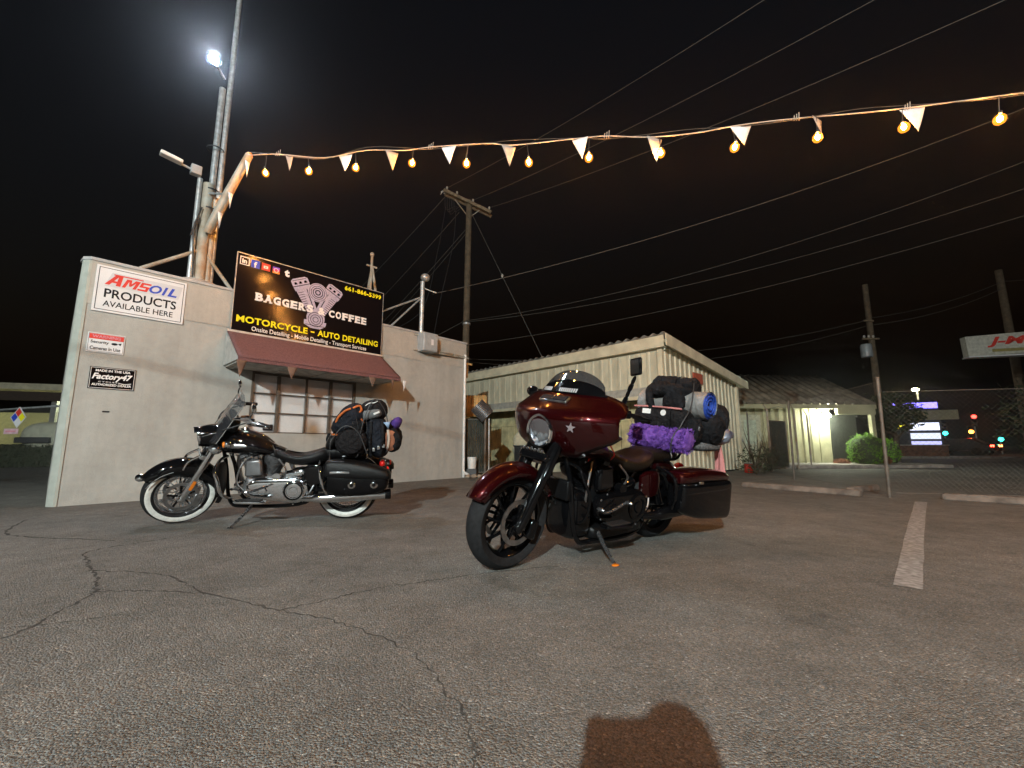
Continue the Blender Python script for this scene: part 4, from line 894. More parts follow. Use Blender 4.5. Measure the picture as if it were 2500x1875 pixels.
    hl = part('headlight', root); hx, hz = 1.575, .915; f = Vector((1,0,-.05)).normalized()
    O('headlight_bucket', MB().lathe([(.108,-.10),(.112,-.02),(.108,.025)], (hx,0,hz), f, 36), paint if not P['whitewall'] else bright, hl, True)
    O('headlight_ring', MB().lathe([(.108,.02),(.112,.035),(.106,.048),(.092,.044),(.090,.030)], (hx,0,hz), f, 36), M['chrome'], hl, True)
    O('headlight_reflector', MB().lathe([(.001,-.012),(.05,-.002),(.092,.025)], (hx,0,hz), f, 32), M['reflector'], hl, True)
    for yy, zz, r_2 in [(-.032,.03,.026),(.032,.03,.026),(0,-.035,.032),(-.05,-.02,.016),(.05,-.02,.016)]:
        O('led_projector', MB().lathe([(.001,.03),(r_2*.7,.026),(r_2,.012),(r_2,0)], Vector((hx+.004,yy,hz+zz)), f, 16), M['glass'], hl, True)
    O('headlight_lens', MB().lathe([(.001,.058),(.05,.054),(.088,.040),(.091,.032)], (hx,0,hz), f, 32), M['lens_clear'], hl, True)
    if P['whitewall']:
        m_ = MB(); m_.lathe([(.112,-.02),(.122,.075)], (hx,0,hz), f, 20, R(40), R(140), ref=(0,1,0)); O('headlight_visor', m_, M['chrome'], hl, True, solid=.004)
    # windscreen
    wt, wb_ = P['screen_top'], 1.17; rows = []
    for u in np.linspace(-1, 1, 25):
        y = P['screen_w']*u; row = []
        for t in np.linspace(0, 1, 9):
            zt = wb_+(wt-wb_)*(1-abs(u)**P['screen_e'])**.55; z = (wb_-.02)+(zt-wb_+.02)*t
            x = 1.425-.95*y*y-(z-wb_)*P['screen_rake']; row.append((x, y*(1-.12*t), z))
        rows.append(row)
    if P['whitewall']:
        rows = [[(1.53-.75*(u*.27)**2-(z-.90)*.62, u*.27*(1-.10*max(0,(z-1.1)/.3)), z) for z in np.linspace(.88+.03*abs(u)**3, 1.42-.10*abs(u)**3.5, 14)] for u in np.linspace(-1, 1, 25)]
        O('windscreen', MB().grid([r[7:] for r in rows]), M['clear'], root, True, solid=.004, ang=60)
        O('windscreen_base', MB().grid([r[:8] for r in rows]), M['smoke'], root, True, solid=.005, ang=60)
        for s in (1,-1): O('windscreen_edge', MB().tube([Vector(p)+Vector((.004,0,0)) for p in rows[0 if s < 0 else -1]], .007, 6), M['chrome'], root, True)
    else:
        O('windscreen', MB().grid([r[4:] for r in rows]), M['smoke'], root, True, solid=.004, ang=60)
        O('windscreen_base', MB().grid([[(p[0]+.002,p[1],p[2]) for p in r[:6]] for r in rows]), M['gloss_black'], root, True, solid=.005, ang=60)
    trm = MB(); trm.tube([(1.43-.95*y*y+.006-(.055 if P['whitewall'] else 0), y, 1.172-(.10 if P['whitewall'] else 0)) for y in np.linspace(-P['screen_w']*.97, P['screen_w']*.97, 20)], .009, 6); O('windscreen_trim', trm, M['chrome'] if P['whitewall'] else dark, root, True)
    for s in (1,-1):
        m_ = MB(); m_.ell((1.37,s*.30,.90), (.045,.04,.04), 14, 10); O('turn_signal', m_, M['chrome'] if P['whitewall'] else dark, root, True)
        m_ = MB(); m_.ell((1.405,s*.30,.90), (.018,.034,.034), 12, 8); O('turn_signal_lens', m_, M['amber'] if P['whitewall'] else M['clear'], root, True)
    # ---------------- handlebar
    hb = part('handlebar', root); bh = P['bar_h']; bw = .44
    m_ = MB(); m_.tube([(.90,-bw,bh-.03),(1.02,-bw+.06,bh),(1.18,-.26,bh+.02),(1.22,-.10,1.04),(1.22,.10,1.04),(1.18,.26,bh+.02),(1.02,bw-.06,bh),(.90,bw,bh-.03)], .0155, 10, sm=7); O('bar_tube', m_, bright, hb, True)
    for s in (1,-1):
        m_ = MB(); a_, b_ = Vector((1.02,s*(bw-.065),bh)), Vector((.895,s*(bw+.002),bh-.032)); m_.tube([a_,a_.lerp(b_,.04),a_.lerp(b_,.96),b_], [.014,.020,.020,.013], 12); O('grip', m_, M['rubber'], hb, True)
        m_ = MB().box((1.06,s*(bw-.10),bh+.005), (.07,.055,.06), Matrix.Rotation(R(-28*s),3,'Z')); O('switch_housing', m_, M['chrome'] if P['whitewall'] else dark, hb, True, bevel=.012)
        m_ = MB(); m_.tube([(1.09,s*(bw-.11),bh+.0),(1.06,s*(bw-.02),bh-.005),(.95,s*(bw+.03),bh-.02)], [.010,.008,.009], 8, sm=4); m_.ell((.945,s*(bw+.033),bh-.022), (.012,.012,.012), 8, 6); O('lever', m_, M['chrome'] if P['whitewall'] else dark, hb, True)
        m_ = MB().box((1.11,s*(bw-.11),bh+.045), (.085,.07,.045)); O('fluid_reservoir', m_, M['chrome'] if P['whitewall'] else dark, hb, True, bevel=.01)
        cb_ = MB(); cb_.tube([(1.10,s*(bw-.12),bh-.01),(1.24,s*.30,bh-.06),(1.30,s*.16,1.0),(1.28,s*.10,.85)], .007, 6, sm=6); O('control_cable', cb_, M['black_wire'], hb, True)
        if P['whitewall']:
            mr = part('mirror', root); m_ = MB(); m_.tube([(1.06,s*(bw-.10),bh+.02),(1.08,s*(bw+.02),bh+.10),(1.06,s*(bw+.07),bh+.16)], .007, 8, sm=4); O('mirror_stem', m_, M['chrome'], mr, True)
            m_ = MB(); m_.ell((1.06,s*(bw+.08),bh+.20), (.022,.075,.045), 18, 10, e=2.4); O('mirror_head', m_, M['chrome'], mr, True)
    if not P['whitewall']:
        mr = part('mirror', root)
        ch = MB(); p0, p1 = Vector((1.06,bw-.08,bh+.03)), Vector((1.02,bw-.02,bh+.27))
        for k in range(5):
            c = p0.lerp(p1, (k+.5)/5); d = (p1-p0).normalized(); sd = Vector((0,1,0)) if k % 2 else Vector((1,0,0)); lk = [c+d*.032*math.cos(a)+sd*.014*math.sin(a) for a in np.linspace(0, 2*math.pi, 13)[:-1]]
            ch.tube(lk, .006, 6, closed=True)
        ch.tube([p0, p1], .006, 6); O('chain_stem', ch, dark, mr, True)
        m_ = MB().box(p1+Vector((0,.0,.075)), (.025,.115,.125), Matrix.Rotation(R(8),3,'X') @ Matrix.Rotation(R(-20),3,'Z')); O('mirror_head', m_, dark, mr, True, bevel=.018)
        m_ = MB(); m_.tube([(1.06,-(bw-.10),bh+.02),(1.08,-(bw-.02),bh+.07),(1.07,-(bw+.03),bh+.09)], .008, 6, sm=3); m_.ell((1.07,-(bw+.08),bh+.10), (.03,.07,.045), 14, 10); O('mirror_head', m_, dark, mr, True)
        m_ = MB().box((1.09,bw-.14,bh+.06), (.06,.05,.035)); O('red_clip', m_, M['t_red'], hb, True, bevel=.008)
    # instruments
    m_ = MB().box((1.30,0,1.08), (.10,.46,.16), Matrix.Rotation(R(-20),3,'Y')); O('dash_panel', m_, M['wrinkle'], root, True, bevel=.03)
    # ---------------- frame
    fr = MB()
    for s in (1,-1): fr.tube([(1.27,s*.03,.92),(1.18,s*.10,.60),(1.12,s*.14,P['fl']+.06),(.95,s*.15,P['fl']),(.40,s*.15,P['fl']+.02),(.30,s*.13,.45),(.42,s*.11,.68)], .019, 8, sm=6)
    fr.tube([(1.27,0,.92),(1.0,0,.80),(.5,0,.70),(.1,0,.66)], .028, 8, sm=5); fr.tube([(1.30,0,1.0),(1.24,0,.86)], .04, 10)
    for s in (1,-1): fr.tube([(.38,s*.14,.36),(.18,s*.12,.34),(.0,s*.11,RRr)], .024, 8)
    for s in (1,-1): fr.tube([(.12,s*.15,.34),(.24,s*.15,.62)], [.034,.030], 10)
    O('frame', fr, M['gloss_black'])
    # ---------------- tank
    tk = part('fuel_tank', root)
    O('tank_shell', body([(1.335,0,.80,.045,.06,.05,2),(1.30,0,.815,.105,.095,.075,2.2),(1.20,0,.825,.160,.140,.095,2.4),(1.06,0,.815,.178,.148,.095,2.5),(.92,0,.79,.165,.130,.080,2.4),(.79,0,.76,.125,.085,.055,2.2),(.70,0,.745,.06,.03,.03,2)], 36, 7), paint, tk)
    O('tank_console', body([(1.24,0,.958,.025,.012,.02,2),(1.15,0,.967,.055,.018,.03,2.3),(1.0,0,.953,.058,.018,.03,2.3),(.86,0,.903,.042,.014,.03,2.2),(.76,0,.830,.022,.010,.03,2)], 18, 5), bright if P['whitewall'] else dark, tk)
    O('fuel_cap', MB().lathe([(.001,.026),(.03,.025),(.046,.016),(.048,0)], (1.05,.0,.972), (.0,0,1), 24), M['chrome'] if P['whitewall'] else dark, tk)
    for s in (1,-1):
        if P['whitewall']:
            eb_ = MB(); eb_.ell((1.07,s*.176,.815), (.10,.006,.022), 24, 8, amp=.006, freq=40, seed=3); O('tank_badge', eb_, M['satin'], tk)
    # ---------------- seat
    seat_m = M['leather'] if P['whitewall'] else M['brown_leather']; st_ = part('seat', root)
    O('rider_seat', body([(.82,0,.755,.05,.035,.03,2),(.76,0,.745,.085,.055,.06,2.2),(.64,0,.705,.14,.045,.07,2.5),(.50,0,.685,.185,.035,.085,2.8),(.36,0,.695,.19,.055,.09,2.8),(.26,0,.72,.165,.065,.10,2.6),(.20,0,.735,.13,.05,.09,2.4)], 30, 6), seat_m, st_)
    O('passenger_pad', body([(.27,0,.745,.11,.03,.08,2.2),(.18,0,.755,.145,.045,.09,2.5),(0.0,0,.745,.140,.045,.08,2.6),(-.18,0,.735,.12,.04,.06,2.5),(-.26,0,.725,.07,.02,.03,2)], 28, 5), seat_m, st_)
    # ---------------- rear fender, bags
    O('rear_fender', fender(0, RRr, RRr+.065, .105, R(60), R(192), lambda t: .10, bulge=.02), paint, root, solid=.005)
    for s in (1,-1):
        sb = part('saddlebag', root); y = s*.305
        if P['whitewall']:
            O('bag_box', body([(.16,y,.50,.055,.06,.10,3),(.13,y,.49,.085,.075,.145,3.6),(-.05,y,.47,.098,.08,.150,4),(-.26,y,.465,.098,.08,.140,4),(-.41,y,.48,.085,.075,.105,3.6),(-.45,y,.50,.05,.05,.07,3)], 32, 4), M['vinyl'], sb)
            O('bag_lid', body([(.19,y,.585,.05,.06,.05,2.6),(.15,y,.58,.092,.115,.07,3.2),(-.05,y,.565,.108,.125,.075,3.4),(-.26,y,.545,.106,.100,.065,3.4),(-.43,y,.525,.088,.065,.045,3),(-.475,y,.515,.05,.03,.03,2.4)], 32, 5), M['leather'], sb)
            for cx_ in (-.09, -.31):
                O('concho', MB().lathe([(.001,.014*s),(.02,.013*s),(.036,.006*s),(.040,0)], (cx_, y+s*.099, .445), (0,1,0), 24), M['chrome'], sb); O('concho_inset', MB().lathe([(.001,.017*s),(.018,.016*s),(.020,.012*s)], (cx_, y+s*.099, .445), (0,1,0), 16), M['gloss_black'], sb)
            m_ = MB().box((.03, y+s*.110, .575), (.19,.006,.022)); O('bag_trim', m_, M['satin'], sb, bevel=.003)
        else:
            O('bag_box', body([(.14,y+s*.01,.47,.05,.08,.10,3.5),(.11,y+s*.01,.46,.088,.095,.15,4.5),(-.08,y+s*.01,.45,.108,.105,.20,5.5),(-.35,y+s*.01,.445,.112,.105,.225,6),(-.58,y+s*.01,.445,.108,.105,.245,6),(-.63,y+s*.01,.445,.10,.095,.235,6)], 32, 4), M[P['bag_paint']], sb)
            O('bag_lid', body([(.17,y,.585,.03,.02,.03,2.4),(.13,y,.585,.088,.055,.05,3),(-.08,y,.59,.112,.075,.045,3),(-.34,y,.585,.112,.068,.042,3),(-.57,y,.572,.10,.048,.035,3),(-.67,y,.562,.06,.02,.025,2.4)], 32, 5), paint, sb)
            O('bag_latch', MB().box((-.06, y+s*.118, .555), (.06,.012,.02)), M['satin'], sb, bevel=.003)
    # side cover
    for s in (1,-1): O('side_cover', body([(.42,s*.165,.53,.012,.06,.08,3),(.36,s*.18,.53,.02,.095,.12,3.5),(.24,s*.185,.53,.02,.09,.11,3.5),(.19,s*.18,.53,.012,.06,.07,3)], 20, 4), paint)
    # ---------------- engine
    en = part('engine', root); ec = Vector((.855, 0, .40)); fin_m = M['engine_grey'] if P['whitewall'] else M['wrinkle']; P.setdefault('x',0); cov = bright if P['whitewall'] else dark
    O('crankcase', body([(1.02,0,.38,.09,.07,.08,3),(.98,0,.38,.13,.13,.12,3),(.86,0,.40,.14,.15,.15,2.8),(.70,0,.38,.14,.13,.13,3),(.50,0,.38,.13,.12,.11,3),(.36,0,.36,.10,.09,.08,3)], 24, 4), M['alu'] if P['whitewall'] else M['wrinkle'], en)
    for sg in (1,-1):
        d = Vector((math.sin(R(22.5))*sg, 0, math.cos(R(22.5)))); cyl = MB()
        rm = Matrix.Rotation(R(22.5)*sg, 3, 'Y')
        cyl.lathe([(.062,.10),(.062,.30)], ec, d, 24)
        for k in range(14):
            h = .135+k*.0135; r_2 = .098 if k < 9 else .104; c = ec+d*h; rings = []
            for hh in (-.0035,.0035):
                rings.append([c+rm @ Vector((r_2*se(2*math.pi*i/20, 3.4)[0], r_2*.98*se(2*math.pi*i/20, 3.4)[1], hh)) for i in range(20)])
            cyl.loft(rings)
        O('cylinder', cyl, fin_m, en)
        hd_ = MB(); hd_.box(ec+d*.345, (.185,.18,.055), rm); O('cylinder_head', hd_, fin_m, en, bevel=.015)
        rk = MB(); rk.box(ec+d*.392, (.150,.15,.05), rm, taper=.86); O('rocker_cover', rk, cov, en, bevel=.018)
        ex_ = MB()
        if sg > 0: ex_.tube([ec+d*.33+Vector((.06,-.06,0)), ec+d*.33+Vector((.16,-.12,-.05)), (1.13,-.17,.42), (1.0,-.20,.27), (.5,-.21,.26), (.1,-.25,.30)], .024, 10, sm=6)
        else: ex_.tube([ec+d*.33+Vector((-.05,-.08,0)), ec+d*.30+Vector((-.10,-.17,-.08)), (.55,-.22,.40), (.3,-.24,.30)], .024, 10, sm=6)
        O('exhaust_header', ex_, M['satin'] if P['whitewall'] else M['wrinkle'], en)
        sp_ = MB(); sp_.tube([ec+d*.33+Vector((.0,.085,0)), ec+d*.35+Vector((0,.12,.03)), ec+d*.40+Vector((-.05*sg,.10,.05))], .006, 6, sm=3); O('spark_lead', sp_, M['black_wire'] if P['whitewall'] else M['t_red'], en)
    # horn cover between the cylinders (left side)
    O('horn_cover', MB().box((.895,.178,.595), (.17,.07,.17), Matrix.Rotation(R(4),3,'Y'), taper=.86), mat('horn_satin', (.16,.16,.165), .4, .8, var=.2) if P['whitewall'] else dark, en, bevel=.02)
    O('horn_bracket', MB().lathe([(.001,.03),(.03,.03),(.034,0)], (.885,.17,.70), (0,.5,1), 16), bright, en)
    O('air_cleaner', MB().lathe([(.0,-.05),(.08,-.05),(.095,-.03),(.095,.03),(.085,.045)], (.855,-.20,.62), (0,1,0), 28), cov, en)
    # primary cover: stadium
    def stadium(x0, z0, r0, x1, z1, r1, n=14):
        a = math.atan2(z1-z0, x1-x0); pts = [(x0+r0*math.cos(t), z0+r0*math.sin(t)) for t in np.linspace(a+math.pi/2, a+3*math.pi/2, n)]; pts += [(x1+r1*math.cos(t), z1+r1*math.sin(t)) for t in np.linspace(a-math.pi/2, a+math.pi/2, n)]; return pts
    def rings(outer, ys): 
        rr = []
        cx_, cz_ = sum(p[0] for p in outer)/len(outer), sum(p[1] for p in outer)/len(outer)
        for y, s in ys: rr.append([(cx_+(x-cx_)*s, y, cz_+(z-cz_)*(1-(1-s)*1.8)) for x, z in outer])
        return MB().loft(rr)
    so_ = stadium(.86, .375, .105, .50, .355, .135)
    O('primary_cover', rings(so_, [(.13,1.0),(.185,1.0),(.20,.97),(.208,.90),(.212,.78)]), cov, en)
    O('derby_cover', MB().lathe([(.105,.0),(.105,.012),(.095,.020),(.07,.022),(.066,.012),(.045,.012),(.04,.022),(.001,.024)], (.505,.206,.355), (0,1,0), 36), cov, en)
    O('derby_ring', MB().lathe([(.072,.0),(.094,.0)], (.505,.2275,.355), (0,1,0), 36), M['gloss_black'], en)
    O('inspection_cover', MB().lathe([(.001,.012),(.035,.010),(.045,.0)], (.80,.212,.36), (0,1,0), 20), cov, en)
    st_m = MB(); st_m.tube([(.68,.14,.50),(.68,.20,.50)], .04, 14); st_m.tube([(.46,.10,.52),(.60,.10,.50)], .05, 12); O('starter_motor', st_m, cov, en)
    for pts_ in ([(1.0,.12,.34),(1.06,.16,.45),(1.02,.15,.62),(.95,.10,.70)], [(.62,.12,.48),(.60,.17,.58),(.68,.14,.68)], [(.45,.16,.28),(.36,.2,.33),(.30,.17,.45)]):
        hs_ = MB(); hs_.tube(pts_, .009, 7, sm=5); O('hose', hs_, M['satin'], en)
    O('oil_filter', MB().lathe([(.001,.10),(.036,.10),(.04,.09),(.04,0)], (1.03,0,.40), (1,0,-.3), 18), M['chrome'] if P['whitewall'] else dark, en)
    bolt_me = tomesh('bolt', MB().lathe([(.001,.007),(.006,.007),(.009,.004),(.009,0)], (0,0,0), (0,1,0), 8)); bolt_me.materials.append(M['chrome'] if P['whitewall'] else M['zinc'])
    for k, (bx, by, bz) in enumerate([(x_, .2015, z_) for x_, z_ in so_[::3]]+[(.93,.145,.50),(.79,.145,.50),(1.0,.11,.33),(.99,.11,.44),(.70,.15,.28),(.60,.15,.27),(.44,.19,.52),(.33,.17,.44),(.985,.1,.62),(.72,.1,.62),(1.02,.09,.70),(.70,.09,.70)]):
        b_o = obj('bolt', bolt_me, None, en); b_o.location = (bx, by+.004, bz)
    if P['whitewall']:
        O('transmission_top', body([(.62,.03,.50,.06,.03,.03,3),(.52,.04,.53,.10,.05,.05,3),(.40,.04,.53,.10,.045,.05,3),(.34,.03,.51,.06,.02,.03,3)], 18, 4), bright, en)
    # ---------------- guards, boards, stand, exhaust
    eg = MB(); 
    for s in (1,-1): eg.tube([(1.19,s*.06,.70),(1.20,s*.20,.68),(1.19,s*P['gw']*.92,.60),(1.15,s*P['gw'],.50),(1.13,s*P['gw']*.93,.38),(1.13,s*.20,.30),(1.12,s*.10,.27)], P['gr'], 10, sm=6)
    if P['chin']:
        O('chin_fairing', body([(1.17,0,.36,.10,.10,.14,3),(1.13,0,.34,.15,.17,.19,4),(1.02,0,.32,.17,.17,.18,4),(.98,0,.32,.15,.13,.16,3)], 22, 4), dark)
        O('oil_cooler', MB().box((1.185,0,.50), (.05,.24,.14)), M['wrinkle'], bevel=.01)
        O('belly_pan', body([(.98,0,.20,.13,.04,.05,3),(.90,0,.19,.19,.05,.055,4),(.45,0,.19,.19,.05,.05,4),(.34,0,.21,.13,.04,.04,3)], 20, 4), M['wrinkle'])
    O('engine_guard', eg, bright if P['whitewall'] else dark)
    if P['whitewall']:
        O('leg_guard_pad', body([(1.20,.24,.52,.07,.13,.16,3),(1.17,.24,.52,.10,.15,.19,3.4),(1.15,.24,.52,.08,.13,.16,3)], 20, 3), M['leather'])
    for s in (1,-1):
        fb = part('floorboard', root); O('board_plate', body([(1.02,s*.31,.29,.03,.012,.012,3),(.98,s*.31,.285,.055,.014,.014,4),(.78,s*.31,.275,.058,.014,.014,4),(.73,s*.31,.272,.035,.012,.012,3)], 18, 4), M['chrome'] if P['whitewall'] else dark, fb); O('board_rubber', MB().box((.88,s*.31,.296), (.22,.085,.012)), M['rubber'], fb, bevel=.004)
    sh = MB(); sh.tube([(1.04,.27,.40),(.92,.255,.36),(.74,.27,.42)], .009, 8, sm=4); sh.ell((1.05,.295,.405), (.018,.035,.014), 10, 6); sh.ell((.735,.295,.425), (.018,.035,.014), 10, 6); O('shift_lever', sh, bright if P['whitewall'] else M['zinc'])
    ks = MB(); ks.tube([(.90,.14,.22),(.955,.28,.13),(1.0,.41,.066)], [.017,.014,.012], 8); O('kickstand', ks, M['zinc']); m_ = MB(); m_.ell((1.005,.42,.062), (.035,.02,.008), 12, 6); O('kickstand_foot', m_, M['chrome'] if P['whitewall'] else M['amber'])
    for s in (1,-1):
        mu = part('muffler', root); m_ = MB(); y = s*.265; m_.tube([(.42,s*.20,.27),(.30,y,.285),(.22,y,.29),(P['muf'],y,.315)], [.026,.034,.050,.052], 18, sm=3); O('muffler_can', m_, M['chrome'] if P['whitewall'] else M['gloss_black'], mu)
        O('muffler_tip', MB().lathe([(.053,0),(.056,.05),(.050,.055),(.046,.0)], (P['muf']+.01,y,.3145), (-1,0,.03), 22), M['gloss_black'], mu)
    # passenger foot rest bar and bag guard
    for s in (1,-1): m_ = MB(); m_.tube([(.26,s*.20,.66),(.235,s*.345,.60),(.20,s*.35,.44),(.165,s*.30,.335)], .014, 8, sm=4); O('bag_guard', m_, bright)
    # tail
    tl = part('tail_light', root); m_ = MB(); m_.ell((-.43+P['tail'],0,.60), (.035,.055,.045), 16, 10); O('brake_lens', m_, M['red_lens'], tl)
    m_ = MB(); m_.tube([(-.44+P['tail'],-.24,.565),(-.44+P['tail'],.24,.565)], .014, 8); O('signal_bar', m_, bright, tl)
    for s in (1,-1): m_ = MB(); m_.ell((-.47+P['tail'],s*.235,.575), (.045,.038,.038), 14, 10); O('rear_signal', m_, bright, tl); m_ = MB(); m_.ell((-.50+P['tail'],s*.235,.575), (.02,.033,.033), 12, 8); O('rear_signal_lens', m_, M['red_lens'], tl)
    O('license_plate', MB().box((-.47+P['tail'],0,.44), (.006,.18,.10), Matrix.Rotation(R(18),3,'Y')), M['sign_white'])
    # rack and backrest
    rk = MB()
    for s in (1,-1): rk.tube([(.05,s*.13,.70),(-.16,s*.14,.72),(-.24,s*.13,.90),(-.27,s*.12,1.18)], .011, 8, sm=4)
    rk.tube([(-.27,-.12,1.18),(-.285,0,1.24),(-.27,.12,1.18)], .011, 8, sm=4)
    for yy in (-.12,-.04,.04,.12): rk.tube([(-.18,yy,.83),(-.52,yy,.845)], .007, 6)
    rk.tube([(-.18,-.14,.83),(-.5,-.14,.84),(-.54,0,.845),(-.5,.14,.84),(-.18,.14,.83)], .010, 8, sm=4)
    O('luggage_rack', rk, bright)
    return root

def bikeM(x, y, yaw, lean, s=1.0): return Matrix.Translation((x, y, 0)) @ Matrix.Rotation(R(yaw), 4, 'Z') @ Matrix.Rotation(R(-lean), 4, 'X') @ Matrix.Scale(s, 4)
BM = bikeM(-1.85, 4.93, 192.8, 7.0, 1.005)
RM = bikeM(1.22, 3.97, 218.5, 8.0, 1.0)
black_bike = make_bike(dict(label='black touring motorcycle with whitewall tyres beside the stucco building', M=BM, paint='black_paint', bright='chrome', whitewall=True, rim_r=.228, rf=.32, steer=R(30), screen_top=1.36, screen_w=.27, screen_e=3.0, screen_rake=1.05, muf=-.43, tail=.07, fo=-.13, fs=.92, ho=0.0, fk=1.0, fl=.20, bagd=1.0, chin=False, gw=.375, gr=.016, bar_h=1.14))
red_bike = make_bike(dict(label='dark red bagger motorcycle loaded with camping gear in the foreground', M=RM, paint='red_paint', bright='gloss_black', whitewall=False, rim_r=.252, rf=.327, steer=R(4), screen_top=1.33, screen_w=.31, screen_e=2.2, screen_rake=.55, muf=-.50, tail=0.0, fo=-.20, fs=1.10, ho=-.15, fk=1.25, fl=.13, bagd=1.35, chin=True, gw=.27, gr=.011, bar_h=1.12, bag_paint='gloss_black'))
# fairing extras on the red motorcycle
hp = Vector((1.27, 0, .95)); STR = Matrix.Translation(hp) @ Matrix.Rotation(R(4), 4, Vector((-math.sin(R(28)), 0, math.cos(R(28))))) @ Matrix.Translation(-hp)
FMR = Matrix.Translation((1.5-.20, 0, .93)) @ Matrix.Diagonal((1.10, 1.10, 1.10, 1)) @ Matrix.Translation((-1.5, 0, -.93)); STR = STR @ FMR
vm_ = MB()
sl_ = Matrix.Rotation(R(-52), 3, 'Y')
fv = part('fairing_vent', red_bike)
obj('vent_frame', MB().box((1.502,0,1.126), (.062,.24,.016), Matrix.Rotation(R(38),3,'Y')).xf(STR), M['satin'], fv, bevel=.006); obj('vent_slot', MB().box((1.506,0,1.131), (.044,.215,.016), Matrix.Rotation(R(38),3,'Y')).xf(STR), M['t_black'], fv, bevel=.004); obj('vent_divider', MB().box((1.510,0,1.136), (.04,.006,.012), Matrix.Rotation(R(38),3,'Y')).xf(STR), M['satin'], fv)
star = []
for k in range(10): a = math.pi/2+k*math.pi/5; r_2 = .034 if k % 2 == 0 else .014; star.append((r_2*math.cos(a), r_2*math.sin(a)))
sm_ = MB(); yv, zv = .22, .965; xv = np.interp(zv, [.91,.97], [1.585,1.6])-.82*yv*yv; nn = Vector((1, 1.64*yv, .0)).normalized(); tu = Vector((0,0,1)).cross(nn).normalized()
sm_.add([Vector((xv,yv,zv))+nn*.032+tu*a*1.0+Vector((0,0,1))*b for a, b in star], [tuple(range(10))]); sm_.xf(STR); obj('star_decal', sm_, mat('grey_star_print', (.17,.14,.15), .4), red_bike, ang=0)
for y0, n_b in ((-.20, 6), (-.03, 9)):      # two illegible pale block prints along the screen base
    for k in range(n_b):
        tx_ = MB(); q = []
        for dy, dz in ((0,0),(.011,0),(.011,.026),(0,.026)): yy = y0+k*.0165+dy; q.append((1.437-.95*yy*yy-dz*.55+.004, yy, 1.178+dz))
        tx_.add(q, [(0,1,2,3)]); tx_.xf(STR); obj('screen_print', tx_, mat('pale_screen_print', (.36,.35,.36), .5) if k == 0 and y0 < -.1 else bpy.data.materials['pale_screen_print'], red_bike, ang=0)

# ================================================================== luggage on the motorcycles
def lug(name, label, cat, BMx, loc): 
    t = thing(name, label, cat, M=BMx @ Matrix.Translation(loc)); return t
def rolled(L_, r, n=44, amp=.01, freq=9, seed=0, seg=40):
    """soft roll lying along y"""
    rings = []
    for i in range(seg+1):
        y = -L_/2+L_*i/seg; e_ = min(1, .45+.55*math.sqrt(max(0, 1-(max(0, abs(y)-(L_/2-r*.55))/(r*.55))**2))); ring = []
        for k in range(n):
            a = 2*math.pi*k/n; p = Vector((r*math.cos(a)*e_, y, r*math.sin(a)*e_)); q = p*freq+Vector((seed*2.3, seed, 0)); s_ = 1+amp/r*(noise.noise(q)+.5*noise.noise(q*2.4)+.7*(.4-1.6*abs(noise.noise(q*1.6+Vector((9,0,0)))))+.4*(.3-abs(noise.noise(q*3.7)))); ring.append((p.x*s_, p.y, p.z*s_))
        rings.append(ring)
    return MB().loft(rings)
def strap(pts, w_=.03, m='cloth_black', par=None, name='strap'):
    mb = MB(); pp = [Vector(p) for p in interp(pts, 6)]; rows = []
    for i, p in enumerate(pp):
        rows.append([p+Vector((w_/2,0,0)), p-Vector((w_/2,0,0))])
    return obj(name, mb.grid(rows), M[m], par, solid=.004)
# ---- black motorcycle: seat stack
d1 = lug('duffel_bag', 'big round black nylon duffel strapped on the black motorcycle seat', 'bag', BM, (-.05,0,.875))
obj('bag_body', rolled(.54,.165,amp=.022,freq=7,seed=1), M['mesh_black'], d1)
obj('end_panel', MB().lathe([(.001,.012),(.11,.008),(.125,0)], (0,.275,0), (0,1,0), 26), M['mesh_black'], d1)
d2 = lug('backpack', 'black backpack with orange piping on top of the round duffel', 'backpack', BM, (.0,0,1.09))
b_ = MB(); rt = Matrix.Rotation(R(-38),3,'Y'); b_.ell((0,.03,0), (.13,.22,.20), 48, 30, e=2.8, rot=rt, amp=.018, freq=8, seed=2); obj('pack_body', b_, M['cloth_navy'], d2)
b_ = MB(); b_.ell((-.08,.05,-.05), (.10,.20,.10), 48, 30, e=2.6, rot=rt, amp=.02, freq=10, seed=3); obj('front_pocket', b_, M['cloth_black'], d2)
b_ = MB(); b_.tube([(.125,.17,-.09),(.10,.235,.02),(.03,.245,.105),(-.03,.225,.135)], .011, 8, sm=6); obj('orange_piping', b_, M['orange'], d2)
b_ = MB(); b_.tube([(-.05,.20,.14),(-.115,.19,.165),(-.135,.19,.12),(-.10,.20,.085),(-.05,.21,.09)], .011, 8, sm=6); obj('orange_loop', b_, M['orange'], d2)
b_ = MB(); b_.tube([(.16,.15,-.15),(.10,.20,-.15)], .010, 8); b_.tube([(-.13,.19,.03),(-.16,.18,-.02)], .012, 8); obj('orange_tab', b_, M['orange'], d2)
b_ = MB()
for k in range(7): b_.tube([(.06-.05*k,.235,.04),(.02-.045*k,.25,-.07),(.05-.05*k,.24,-.13)], .003, 5, sm=4)
obj('cargo_net', b_, M['black_wire'], d2)
d3 = lug('front_pouch', 'small black pouch at the front of the stacked duffel', 'bag', BM, (.16,.0,.86)); b_ = MB(); b_.ell((0,.02,0), (.06,.19,.10), 48, 30, e=2.6, rot=Matrix.Rotation(R(-25),3,'Y'), amp=.012, seed=5); obj('pouch_body', b_, M['leather'], d3); strap([(.055,.02,.08),(.07,.02,0),(.03,.02,-.08)], .03, 'cloth_black', d3)
